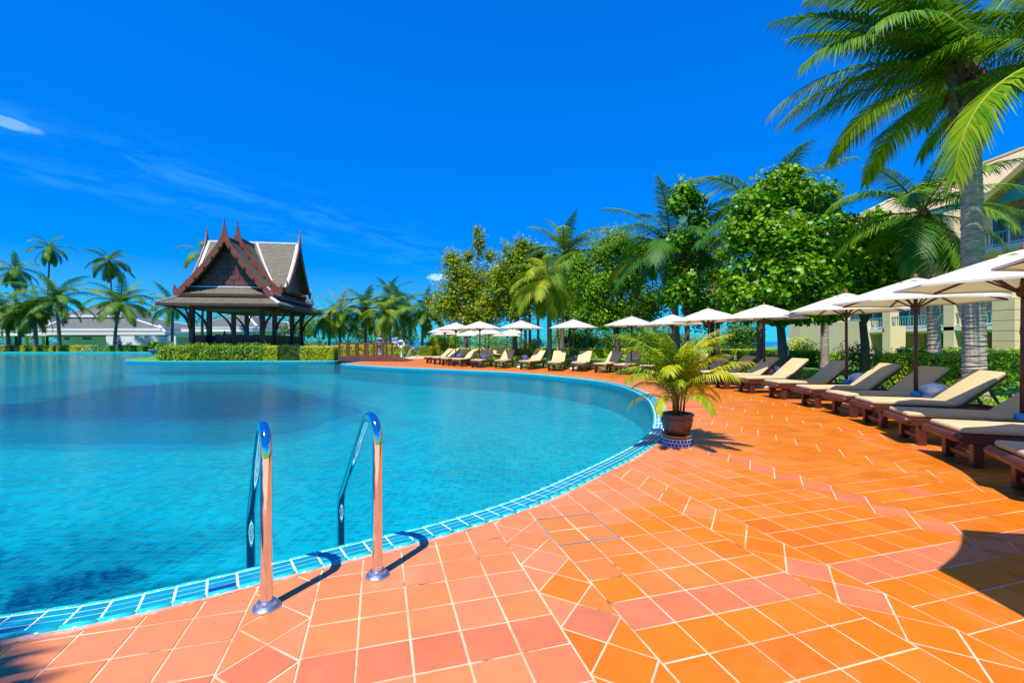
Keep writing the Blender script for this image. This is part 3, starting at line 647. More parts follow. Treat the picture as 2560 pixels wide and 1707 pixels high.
def palm(label, base, top, r0, r1, nf, L, fs=FS_FAR, seed=0, name='coconut_palm', group='palms', emin=-40, bark=None, rings=26, nuts=0, sides=9, az0=None, width=1.0, custom=None):
    """base (x, y), top (x, y, z): the crown sits at top, the trunk bows between them"""
    r = random.Random(seed); root = empty(name, (base[0], base[1], -0.05)); tag(root, label, 'palm tree', group)
    T = Vector((top[0] - base[0], top[1] - base[1], top[2] + 0.05)); bow = Vector((T.x, T.y, 0)) * 0.25
    P = []; R = []
    n = rings
    for i in range(n + 1):
        t = i / n; p = T * t; p += -bow * math.sin(math.pi * t)
        for q, k in ((0.0, 1.0), (0.72, 0.955)):
            if i == n and q: break
            tt = t + q / n; pp = T * tt - bow * math.sin(math.pi * tt)
            rad = (r0 + (r1 - r0) * tt + 0.35 * r0 * max(0, 1 - tt * 9)**2) * (k if q else r.uniform(1.0, 1.07))
            P.append(pp); R.append(rad)
    mb = MB().tube(P, R, sides)
    if rings > 40:                                      # uneven leaf scars: every ring tilts and bulges a little
        for k in range(0, len(P)):
            tx, ty, ph = r.uniform(-.16, .16), r.uniform(-.16, .16), r.uniform(0, 6)
            for j in range(sides):
                x, y, z = mb.v[k*sides + j]; c = P[k]; w = 1 + .022*math.sin(2*math.pi*j/sides*3 + ph)
                mb.v[k*sides + j] = (c.x + (x - c.x)*w, c.y + (y - c.y)*w, z + (x - c.x)*tx + (y - c.y)*ty)
    obj('trunk', mb, bark or M['trunk'], root, smooth=rings < 40)
    cb = MB().tube([T + Vector((0, 0, z)) for z in (-0.28*L*0.25, 0.0, 0.22*L*0.25, 0.5*L*0.25)], [r1*1.15, r1*1.75, r1*1.5, r1*0.5], 9)
    obj('crown_base', cb, M['fibre'], root, smooth=True)
    ga = 2.39996; a0 = r.uniform(0, 6.28) if az0 is None else az0
    for i in range(nf):
        t = (i + 0.5) / nf; e = 84 - (84 - emin) * t**0.85 + r.uniform(-7, 7)
        vi = min(range(len(ELEVS)), key=lambda k: abs(ELEVS[k] - e)); me = r.choice(fs[vi])
        o = bpy.data.objects.new('frond', me); col.objects.link(o); o.parent = root
        o.location = T + Vector((0, 0, 0.06 * L * (1 - t))); l = L * (0.72 + 0.33 * math.sin(math.pi * min(1, 0.25 + 0.65*t))) * r.uniform(0.9, 1.07)
        o.scale = (l, l * width, l); o.rotation_euler = (r.uniform(-0.25, 0.25), math.radians(ELEVS[vi] - e), a0 + i * ga + r.uniform(-0.25, 0.25))
    for a_, e, l in (custom or ()):
        vi = min(range(len(ELEVS)), key=lambda k: abs(ELEVS[k] - e)); me = r.choice(fs[vi])
        o = bpy.data.objects.new('frond', me); col.objects.link(o); o.parent = root; o.location = T + Vector((0, 0, 0.12))
        o.scale = (l, l, l); o.rotation_euler = (r.uniform(-0.2, 0.2), math.radians(ELEVS[vi] - e), math.radians(a_))
    for i in range(nuts):
        a = r.uniform(0, 6.28); mb = MB().lathe([(0.0, -0.13), (0.07, -0.11), (0.105, 0.0), (0.07, 0.10), (0.01, 0.13)], 8)
        o = obj('coconut', mb, M['hedge'] if i % 2 else M['gold'], root, smooth=True); o.location = T + Vector((math.cos(a)*r1*2.2, math.sin(a)*r1*2.2, r.uniform(-0.3, -0.05)))
    return root

def leaf_cloud(blobs, n, size, seed, K=4, shell=0.45, up=0.5, flat=0.35, lump=0.18):
    """leaves scattered through the outer volume of ellipsoid blobs (cx,cy,cz,rx,ry,rz)"""
    g = np.random.default_rng(seed); b = np.array(blobs, float); vol = (b[:, 3]*b[:, 4]*b[:, 5])**(2/3); w = vol / vol.sum()
    idx = g.choice(len(b), n, p=w); d = g.normal(size=(n, 3)); d /= np.linalg.norm(d, axis=1)[:, None]
    ph = d @ g.normal(size=(3, 3)) * 3.1; lumps = 1 + lump * (np.sin(ph[:, 0]*2 + idx) + np.sin(ph[:, 1]*3.1) * 0.7)
    rr = (1 - shell * g.random(n)**1.6) * lumps
    C = b[idx, :3] + d * b[idx, 3:6] * rr[:, None]
    N = d * 0.6 + np.array([0, 0, up]) + g.normal(size=(n, 3)) * 0.55; N /= np.linalg.norm(N, axis=1)[:, None]
    X = np.cross(N, g.normal(size=(n, 3))); X /= np.linalg.norm(X, axis=1)[:, None]; Y = np.cross(N, X)
    s = size * g.uniform(0.65, 1.25, n)[:, None]
    if K == 4: ring = [(-1, 0), (-0.05, -0.5), (1, 0), (-0.05, 0.5)]
    else: ring = [(-0.95, 0), (-0.55, -0.72), (0.35, -0.80), (1.0, 0), (0.35, 0.80), (-0.55, 0.72)]
    V = np.stack([C + (X * a + Y * c * (1.0 if K == 4 else 0.95)) * s * 0.5 - N * s * flat * (abs(a)**2 * 0.25) for a, c in ring], 1).reshape(-1, 3)
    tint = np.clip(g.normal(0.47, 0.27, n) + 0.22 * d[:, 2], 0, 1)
    return V, tint
def limbs(mb, start, tips, r0, seed):
    r = random.Random(seed)
    for t in tips:
        a, b = Vector(start), Vector(t); m = a.lerp(b, 0.5) + Vector((r.uniform(-.25, .25), r.uniform(-.25, .25), r.uniform(0, .3))) * (b - a).length * 0.3
        mb.tube([a, m, b], [r0, r0 * 0.6, r0 * 0.18], 6)
def tree(label, base, trunk_h, blobs, n, size, m, seed, K=4, r0=0.16, name='broadleaf_tree', group=None, shell=0.45, lump=0.18):
    """blobs are relative to the base; trunk reaches trunk_h, limbs go on into the blobs"""
    root = empty(name, (base[0], base[1], -0.05)); tag(root, label, 'tree', group)
    mb = MB(); r = random.Random(seed)
    mb.tube([(0, 0, 0), (r.uniform(-.15, .15), 0, trunk_h*0.5), (0, r.uniform(-.1, .1), trunk_h)], [r0*1.25, r0, r0*0.85], 8)
    limbs(mb, (0, 0, trunk_h*0.95), [(b[0], b[1], b[2] + b[5]*0.3) for b in blobs], r0*0.55, seed)
    obj('trunk', mb, M['bark'], root, smooth=True)
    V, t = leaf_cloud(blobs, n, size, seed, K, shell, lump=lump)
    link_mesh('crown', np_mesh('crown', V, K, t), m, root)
    return root
def hedge(label, path, width, z0, z1, m, density=300, size=0.07, name='hedge', cat='hedge', group=None, seed=1, round_=0.06, flowers=0, wob=0.05):
    """clipped hedge along a polyline: leafy skin over a twiggy core"""
    g = np.random.default_rng(seed); P = resample(path, 0.3) if len(path) > 1 else np.array(path); T_, N_ = normals2(P); n = len(P)
    c = P.mean(0); root = empty(name, (c[0], c[1], z0)); tag(root, label, cat, group)
    L = np.linalg.norm(np.diff(P, axis=0), axis=1).sum(); h = z1 - z0; w2 = width / 2
    core = MB(); k = 0.85
    prof = [(-w2*k, 0), (w2*k, 0), (w2*k, h*0.93), (-w2*k, h*0.93)]
    vs = [(P[i][0] + N_[i][0]*a - c[0], P[i][1] + N_[i][1]*a - c[1], z) for i in range(n) for a, z in prof]
    core.add(vs, [(i*4 + j, i*4 + (j+1) % 4, i*4 + 4 + (j+1) % 4, i*4 + 4 + j) for i in range(n-1) for j in range(4)] + [(3, 2, 1, 0), tuple((n-1)*4 + j for j in range(4))])
    obj('stems', core, M['twig'], root)
    per = 2*h + width; area_ = L*per + 2*h*width; cnt = int(area_ * density); s = g.random(cnt) * (L + width) - w2
    q = g.random(cnt) * per; side = np.where(q < h, 0, np.where(q < h + width, 1, 2))
    a = np.where(side == 0, -w2, np.where(side == 1, q - h - w2, w2)); z = np.where(side == 0, q, np.where(side == 1, h, per - q))
    cap = (s < 0) | (s > L); a = np.where(cap, g.uniform(-w2, w2, cnt), a); z = np.where(cap, g.random(cnt)*h, z); sc = np.clip(s, 0.0, L)
    f = sc / max(L, 1e-6) * (n - 1); i0 = np.minimum(f.astype(int), n - 2) if n > 1 else np.zeros(cnt, int); fr = f - i0
    base = P[i0]*(1 - fr)[:, None] + P[i0+1]*fr[:, None]; nn = N_[i0]
    lump = 1 + wob * (np.sin(s*5.1) + np.sin(s*2.3 + a*7) + np.sin(z*6 + s*3))
    C = np.zeros((cnt, 3)); C[:, :2] = base + nn * (a * lump)[:, None] - c; C[:, 2] = np.maximum(z * (1 + wob*0.6*np.sin(s*3.3 + a*5)), 0.0)
    C += g.normal(size=(cnt, 3)) * round_ * 0.5
    Nn = np.zeros((cnt, 3)); Nn[:, :2] = nn * np.where(side == 0, -1, np.where(side == 2, 1, 0))[:, None]; Nn[:, 2] = np.where(side == 1, 1.0, 0.35)
    Nn += g.normal(size=(cnt, 3)) * 0.5; Nn /= np.linalg.norm(Nn, axis=1)[:, None]
    X = np.cross(Nn, g.normal(size=(cnt, 3))); X /= np.linalg.norm(X, axis=1)[:, None]; Y = np.cross(Nn, X); sz = size * g.uniform(0.7, 1.3, cnt)[:, None]
    V = np.stack([C + (X*u + Y*v) * sz * 0.5 for u, v in ((-1, 0), (-.05, -.55), (1, 0), (-.05, .55))], 1).reshape(-1, 3)
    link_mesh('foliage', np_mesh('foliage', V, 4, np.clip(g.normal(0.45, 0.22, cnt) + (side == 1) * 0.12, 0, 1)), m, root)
    if flowers:
        pick = g.choice(cnt, flowers); C2 = C[pick] * 1.0; mb = MB()
        for p in C2:
            for _ in range(6):
                d = Vector(g.normal(size=3)).normalized(); cc = Vector(p) + Vector((0, -0.03, 0)) + d*0.05; t1 = d.orthogonal().normalized()*0.05; t2 = d.cross(t1)
                mb.add([cc - t1, cc - t2, cc + t1, cc + t2], [(0, 1, 2, 3)])
        obj('flowers', mb, M['petal'], root)
    return root
def shrub(label, base, rx, rz, m, seed, size=0.08, n=500, group=None, name='shrub', K=4):
    root = empty(name, (base[0], base[1], -0.03)); tag(root, label, 'shrub', group)
    r = random.Random(seed); mb = MB()
    for _ in range(5): mb.tube([(0, 0, 0), (r.uniform(-.5, .5)*rx, r.uniform(-.5, .5)*rx, rz*1.2)], [0.015, 0.006], 5)
    obj('stems', mb, M['bark'], root)
    V, t = leaf_cloud([(0, 0, rz, rx, rx, rz), (rx*.35, .1, rz*1.25, rx*.6, rx*.6, rz*.7), (-rx*.4, -.1, rz*.9, rx*.65, rx*.6, rz*.7)], n, size, seed, K, 0.7)
    V[:, 2] = np.maximum(V[:, 2], 0.01)
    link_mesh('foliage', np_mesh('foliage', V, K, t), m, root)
    return root
# ------------------------------------------------------------------ buildings
def uv_slope(me, scale=1.0):
    """uv in metres on sloping roof faces: u along the eave, v up the slope"""
    uv = me.uv_layers.new(name='UVMap')
    for p in me.polygons:
        n = p.normal; e = Vector((-n.y, n.x, 0)); e = e.normalized() if e.length > 1e-4 else Vector((1, 0, 0)); s = n.cross(e)
        for li in p.loop_indices:
            co = me.vertices[me.loops[li].vertex_index].co; uv.data[li].uv = (co.dot(e) * scale, co.dot(s) * scale)
def roof_obj(name, mb, m, parent, thick=0.08):
    o = obj(name, mb, m, parent); uv_slope(o.data)
    s = o.modifiers.new('thickness', 'SOLIDIFY'); s.thickness = thick; s.offset = -1
    return o

def build_pavilion():
    L_, R_ = (-28.3, 36.2), (-19.2, 37.5); th = math.atan2(R_[1]-L_[1], R_[0]-L_[0])
    root = empty('thai_pavilion', ((L_[0]+R_[0])/2, (L_[1]+R_[1])/2, 0.0), th)
    tag(root, 'dark timber Thai pavilion with steep pointed gables on the island', 'pavilion')
    W = M['pavwood']; FZ = 1.0
    mb = MB(); mb.box(-3.2, 3.2, 1.0, 12.5, 0.0, FZ); obj('platform', mb, M['teal'], root)
    mb = MB(); mb.box(-3.3, 3.3, 0.9, 12.6, FZ, FZ + 0.1); obj('floor', mb, W, root)
    for y in (1.5, 4.3, 9.0, 12.0):
        for x in (-2.75, 2.75):
            mb = MB(); mb.box(x-.17, x+.17, y-.17, y+.17, FZ, 4.6); mb.box(x-.23, x+.23, y-.23, y+.23, FZ + .1, FZ + .35); obj('post', mb, W, root, bevel=0.02)
            s = 1 if x > 0 else -1                      # curved eave brackets
            pts = [(x + s*(0.17 + 1.5*(t**1.5)), y, 2.55 + 1.9*t**0.8) for t in [i/7 for i in range(8)]]
            mb = MB().tube(pts, [0.13, .12, .11, .10, .09, .085, .08, .08], 6); obj('bracket', mb, W, root, smooth=True)
            if y in (1.5, 12.0):
                f = -1 if y < 5 else 1
                pts = [(x, y + f*(0.17 + 1.15*(t**1.5)), 2.55 + 1.9*t**0.8) for t in [i/7 for i in range(8)]]
                mb = MB().tube(pts, [0.13, .12, .11, .10, .09, .085, .08, .08], 6); obj('bracket', mb, W, root, smooth=True)
    for a, b in (((-2.75, 1.5), (2.75, 1.5)), ((-2.75, 12), (2.75, 12)), ((-2.75, 1.5), (-2.75, 12)), ((2.75, 1.5), (2.75, 12))):
        mb = MB().bar((*a, 4.32), (*b, 4.32), 0.2, 0.34); obj('beam', mb, W, root)
    mb = MB(); mb.box(-4.45, 4.45, 0.12, 13.08, 4.46, 4.50); obj('soffit', mb, W, root)
    mb = MB(); mb.box(-2.4, 2.4, 1.9, 11.6, 4.40, 4.44); obj('ceiling', mb, M['ceil'], root)
    for x0, x1, y in ((-2.5, 2.5, 3.0), (-2.5, 2.5, 6.2), (-2.5, 2.5, 9.9)):
        mb = MB().box(x0, x1, y-.05, y+.05, 4.1, 4.3); obj('light_bar', mb, M['ceil'], root)
    # balustrades, each slat on its own near the front
    def rail(a, b):
        a, b = Vector((*a, 0)), Vector((*b, 0)); d = b - a; n = max(2, int(d.length / 0.16))
        r = obj('railing', MB().bar(a + Vector((0, 0, 1.95)), b + Vector((0, 0, 1.95)), 0.12, 0.1), W, root)
        obj('bottom_rail', MB().bar(a + Vector((0, 0, 1.2)), b + Vector((0, 0, 1.2)), 0.08, 0.07), W, r)
        sm = MB()
        for i in range(1, n):
            p = a + d * (i / n); sm.box(p.x-.055, p.x+.055, p.y-.055, p.y+.055, 1.21, 1.94)
        tag(obj('balusters', sm, W, r), kind='stuff')
    rail((-2.75, 1.5), (-1.6, 1.5)); rail((-.9, 1.5), (2.75, 1.5)); rail((2.75, 1.5), (2.75, 4.3)); rail((2.75, 4.3), (2.75, 7.0)); rail((2.75, 9), (2.75, 12)); rail((-2.75, 1.5), (-2.75, 12)); rail((-2.75, 12), (2.75, 12))
    # skirt roofs
    def skirt(hx, y0, y1, z0, inx, iny, z1, fas):
        o = [(-hx, y0, z0), (hx, y0, z0), (hx, y1, z0), (-hx, y1, z0)]; i_ = [(-hx+inx, y0+iny, z1), (hx-inx, y0+iny, z1), (hx-inx, y1-iny, z1), (-hx+inx, y1-iny, z1)]
        mb = MB(); mb.add(o + i_, [(k, (k+1) % 4, 4 + (k+1) % 4, 4 + k) for k in range(4)]); r = roof_obj('skirt_roof', mb, M['shingle'], root)
        for k in range(4):
            a, b = Vector(o[k]), Vector(o[(k+1) % 4]); obj('fascia', MB().bar(a + Vector((0, 0, -fas/2)), b + Vector((0, 0, -fas/2)), 0.09, fas), W, r)
            obj('hip_cap', MB().bar(Vector(o[k]) + Vector((0, 0, 0.07)), Vector(i_[k]) + Vector((0, 0, 0.07)), 0.2, 0.12), M['white'], r)
    skirt(4.6, 0.0, 13.2, 4.55, 1.2, 1.2, 5.22, 0.22)
    skirt(3.75, 0.95, 12.25, 5.42, 0.75, 0.75, 6.02, 0.24)
    obj('white_trim', MB().bar((-3.0, 1.66, 6.05), (3.0, 1.66, 6.05), 0.14, 0.1), M['white'], root)
    PROF = [(0, 10.1), (0.45, 9.38), (1.0, 8.56), (1.6, 7.72), (2.3, 6.84), (2.95, 6.10), (3.5, 5.52)]
    def gable_roof(axis, c, a0, a1, dz, k, caps=True):
        """saddle roof with the pavilion's sweep; axis 'y': ridge along y at x=c, axis 'x': ridge along x at y=c"""
        mb = MB(); n = len(PROF)
        for s in (-1, 1):
            vs = []
            for a in (a0, a1):
                for d, z in PROF:
                    q = c + s*d*k; vs.append((q, a, z + dz) if axis == 'y' else (a, q, z + dz))
            fl = (s > 0) == (axis == 'y')
            mb.add(vs, [(i, i+1, n+i+1, n+i) if not fl else (n+i, n+i+1, i+1, i) for i in range(n-1)])
        roof_obj('roof', mb, M['shingle'], root, 0.07)
        zr = 10.1 + dz + 0.05
        if caps: obj('ridge_cap', MB().bar((c, a0, zr), (c, a1, zr), 0.26, 0.16) if axis == 'y' else MB().bar((a0, c, zr), (a1, c, zr), 0.26, 0.16), M['white'] if axis == 'x' else M['shingle'], root)
    def barge(axis, c, a, dz, k, m, th=0.12, spike=1.55, tail=True):
        out = []; w = 0.30
        R = [(d*k, z + dz) for d, z in PROF]
        up = [(d + 0.10, z + 0.20) for d, z in R]; up[0] = (0.20, R[0][1] + 0.35)
        dn = [(max(d - 0.16, 0), z - 0.22) for d, z in R]; dn[0] = (0.0, R[0][1] - 0.30)
        t = [(up[-1][0] + 0.20, up[-1][1] + 0.42), (up[-1][0] + 0.32, up[-1][1] - 0.15), (up[-1][0] + 0.16, up[-1][1] - 0.62), (dn[-1][0] + 0.06, dn[-1][1] - 0.20)] if tail else []
        half = [(0, R[0][1] + spike), (0.07, R[0][1] + spike*0.62)] + up + t
        poly = half + [(q, z) for q, z in reversed(dn)]
        left = [(-q, z) for q, z in dn[1:]] + [(-q, z) for q, z in reversed(t)] + [(-q, z) for q, z in reversed(up)] + [(-0.07, R[0][1] + spike*0.62)]
        full = poly + left
        # quads between outer and inner outline keep the concave board clean
        mb = MB(); o3 = (lambda q, z, e: (c + q, a + e, z)) if axis == 'y' else (lambda q, z, e: (a + e, c + q, z))
        tri = tessellate_polygon([[Vector((q, z, 0)) for q, z in full]]); n = len(full)
        mb.add([o3(q, z, -th/2) for q, z in full] + [o3(q, z, th/2) for q, z in full], [tuple(t_) for t_ in tri] + [tuple(n + i for i in t_[::-1]) for t_ in tri] + [(i, (i+1) % n, n + (i+1) % n, n + i) for i in range(n)])
        obj('bargeboard', mb, m, root)
        for s in (-1, 1):                              # purlin ends under the board
            for d, z in R[1:-1]:
                p = o3(s*(d - 0.05), z - 0.16, 0)
                obj('purlin_end', MB().box(p[0]-.07, p[0]+.07, p[1]-.16, p[1]+.16, p[2]-.08, p[2]+.08), W, root)
    def gable_wall(axis, c, a, dz, k, sgn, panels):
        R = [(d*k*0.93, z + dz - 0.15) for d, z in PROF]; zb = 5.75 + dz*0.5
        zs = lambda z: next((R[i][0] + (R[i+1][0]-R[i][0])*(R[i][1]-z)/(R[i][1]-R[i+1][1]) for i in range(len(R)-1) if R[i+1][1] <= z <= R[i][1]), R[-1][0])
        o3 = (lambda q, z, e: (c + q, a + e, z)) if axis == 'y' else (lambda q, z, e: (a + e, c + q, z))
        mb = MB(); pl = [(q, z) for q, z in R if z > zb] ; pl.append((zs(zb), zb)); full = pl + [(-q, z) for q, z in reversed(pl[1:])] if pl[0][0] == 0 else pl
        n = len(full); mb.add([o3(q, z, 0) for q, z in full] + [o3(q, z, 0.1*-sgn) for q, z in full], [tuple(range(n)), tuple(range(2*n-1, n-1, -1))] + [(i, n+i, n+(i+1) % n, (i+1) % n) for i in range(n)])
        g = obj('gable', mb, W, root)
        if not panels: return
        rows = [zb + 0.02 + 0.46*i for i in range(9)]
        for i, z0 in enumerate(rows):
            z1 = z0 + 0.42; hw = zs(z1) - 0.06
            if hw < 0.3: break
            cols = max(1, int(2*hw / 0.82)); w = 2*hw / cols; off = 0
            for j in range(cols):
                q0 = -hw + w*j + 0.025; q1 = -hw + w*(j+1) - 0.025
                p0, p1 = o3(q0, z0, 0), o3(q1, z1, 0.035*sgn)
                obj('panel', MB().box(min(p0[0], p1[0]), max(p0[0], p1[0]), min(p0[1], p1[1]), max(p0[1], p1[1]), z0, z1), M['panel'], g, bevel=0.012)
    gable_roof('y', 0, 0.98, 3.7, 0, 1.0); barge('y', 0, 0.95, 0, 1.0, M['barge']); gable_wall('y', 0, 1.75, 0, 1.0, -1, True)
    gable_roof('y', 0, 3.4, 10.2, 0.45, 0.96); barge('y', 0, 3.36, 0.45, 0.96, M['barge']); barge('y', 0, 10.24, 0.45, 0.96, M['barge'])
    gable_roof('y', 0, 9.9, 12.2, 0, 1.0); barge('y', 0, 12.25, 0, 1.0, M['barge']); gable_wall('y', 0, 11.5, 0, 1.0, 1, False)
    gable_roof('x', 6.8, -4.1, 4.1, 0.75, 0.92)
    for sx in (-1, 1):
        barge('x', 6.8, sx*4.15, 0.75, 0.92, M['barge'], spike=1.35); gable_wall('x', 6.8, sx*3.5, 0.75, 0.92, sx, True)
        P3 = [(sx*4.02, 6.8 - d*0.92, z + 0.75 + 0.06) for d, z in PROF]
        for i in range(len(P3)-1): obj('white_trim', MB().bar(P3[i], P3[i+1], 0.34, 0.1), M['white'], root)
        P3 = [(sx*(0.30 + d*0.80), 6.8 - d*0.90, z + 0.80) for d, z in PROF[:-1]]
        for i in range(len(P3)-1): obj('valley_trim', MB().bar(P3[i], P3[i+1], 0.28, 0.14), M['white'], root)
    return root, th
pav, pth = build_pavilion()
def pav_pt(x, y): return (pav.location.x + x*math.cos(pth) - y*math.sin(pth), pav.location.y + x*math.sin(pth) + y*math.cos(pth))

def small_chair(label, loc, rz, first=[None]):
    if first[0] is None:
        root = empty('dining_chair', (0, 0, 0))
        obj('seat', MB().box(-.22, .22, -.22, .22, .42, .48), M['chair'], root, bevel=.02); obj('backrest', MB().box(-.22, .22, .19, .24, .5, .98), M['chair'], root, bevel=.02)
        for x in (-.2, .2):
            for y in (-.2, .2): obj('leg', MB().box(x-.02, x+.02, y-.02, y+.02, 0, .42), M['pavwood'], root)
        first[0] = root; c = root
    else: c = copy_tree(first[0])
    c.location = loc; c.rotation_euler = (0, 0, rz); tag(c, label, 'chair', 'chairs in the pavilion')
for i, (x, y) in enumerate(((-0.2, 2.3), (0.5, 2.35), (1.2, 2.3), (1.9, 2.3), (-1.6, 3.4), (-1.0, 3.4), (1.9, 7.6), (1.2, 7.8))):
    p = pav_pt(x, y); small_chair('blue upholstered dining chair behind the pavilion railing', (p[0], p[1], 1.1), pth + math.pi * (i % 2 == 0) + 0.1*i)
for i, (x, y) in enumerate(((0.9, 3.1), (-1.3, 4.2))):
    p = pav_pt(x, y); t = empty('dining_table', (p[0], p[1], 1.1), pth); tag(t, 'blue clothed dining table inside the timber pavilion', 'table', 'tables in the pavilion')
    obj('tablecloth', MB().box(-.7, .7, -.4, .4, .5, .76), M['chair'], t, bevel=.03)
    for x_ in (-.6, .6):
        for y_ in (-.3, .3): obj('leg', MB().box(x_-.03, x_+.03, y_-.03, y_+.03, 0, .5), M['pavwood'], t)

def hip_house(name, label, x0, x1, y0, y1, zw, tiers, walls=True, windows=(), columns=(), cat='house', wallm=None):
    cx, cy = (x0+x1)/2, (y0+y1)/2; root = empty(name, (cx, cy, -0.03)); tag(root, label, cat)
    wm_ = wallm or M['houseblue']; hx, hy = (x1-x0)/2, (y1-y0)/2
    if walls: obj('wall', MB().box(-hx, hx, -hy, hy, 0, zw), wm_, root)
    for k, tr_ in enumerate(tiers):
        ox, oy, z0, ix, iy, z1 = tr_[:6]; sx = tr_[6] if len(tr_) > 6 else 0.0; so_ = sx if len(tr_) > 7 else 0.0
        o = [(so_-ox, -oy, z0), (so_+ox, -oy, z0), (so_+ox, oy, z0), (so_-ox, oy, z0)]; i_ = [(sx-ix, -iy, z1), (sx+ix, -iy, z1), (sx+ix, iy, z1), (sx-ix, iy, z1)]
        mb = MB(); mb.add(o + i_, [(j, (j+1) % 4, 4 + (j+1) % 4, 4 + j) for j in range(4)] + [(4, 5, 6, 7)]); r = roof_obj('roof', mb, M['houseroof'], root, 0.1)
        for j in range(4):
            a, b = Vector(o[j]), Vector(o[(j+1) % 4]); obj('fascia', MB().bar(a + Vector((0, 0, -.2)), b + Vector((0, 0, -.2)), 0.12, 0.42), wm_, r)
            obj('hip_cap', MB().bar(Vector(o[j]) + Vector((0, 0, .08)), Vector(i_[j]) + Vector((0, 0, .08)), 0.3, 0.16), M['white'], r)
        if k == 0: obj('soffit', MB().box(-ox+.1, ox-.1, -oy+.1, oy-.1, z0-.42, z0-.36), wm_, root)
    for a, b, z0, z1 in windows:
        w = obj('window', MB().box(a-.08, b+.08, -hy-.06, -hy+.02, z0-.08, z1+.08), M['white'], root); obj('pane', MB().box(a, b, -hy-.075, -hy-.03, z0, z1), M['glass'], w)
    for a in columns: obj('column', MB().box(a-.3, a+.3, -hy-.6, -hy, 0, zw), wm_, root, bevel=.03)
    return root
Yh = 76
x0, x1 = atx(149, Yh), atx(402, Yh)
hip_house('bungalow', 'white bungalow with two-tier grey hipped roof beyond the pool', x0, x1, Yh, Yh + 11, 2.35,
    [((x1-x0)/2 + 2.6, 8.0, 2.95, (x1-x0)/2 - 1.0, 4.6, 4.1), ((x1-x0)/2 + 1.2, 7.0, 3.6, 4.6, 2.8, 5.9, -4.6), (5.0, 3.8, 6.0, 0.15, 0.15, 8.4, -4.6, 1)], windows=[(-7.6, -6.7, 1.75, 2.2), (-4.6, -3.1, 1.75, 2.2)])
bw = obj('privacy_wall', MB().box(-2, 9, -.25, 0, 0, 2.35), M['houseblue']); bw.location = (atx(300, Yh - 4), Yh - 4, -.03); tag(bw, 'low pale garden wall in front of the white bungalow', 'wall')
x0, x1 = atx(-120, Yh + 2), atx(122, Yh + 2)
hip_house('veranda_house', 'open veranda house with white bargeboards behind the palm trunks', x0, x1, Yh + 2, Yh + 12, 2.3,
    [((x1-x0)/2 + 1.4, 6.4, 2.85, (x1-x0)/2 - 1.0, 4.5, 3.5), ((x1-x0)/2 + .9, 5.6, 3.55, 3.2, .2, 6.0)], walls=False, columns=[-7.6, -4.4, -1.2, 1.7, 4.6, 7.4])
x0, x1 = atx(486, 72), atx(640, 72)
hip_house('garden_house', 'grey hip-roofed house seen through the pavilion posts', x0, x1, 72, 82, 2.9, [((x1-x0)/2 + 1.2, 6.2, 3.4, (x1-x0)/2 - .3, 4.6, 3.85), ((x1-x0)/2 + .4, 5.4, 3.75, .6, .3, 6.0)])
x0, x1 = atx(662, 80), atx(712, 80)
hip_house('annex_house', 'small grey-roofed annex beside the house behind the pavilion', x0, x1, 80, 88, 2.3, [((x1-x0)/2 + 1.6, 5.2, 2.8, .4, .3, 5.0)])

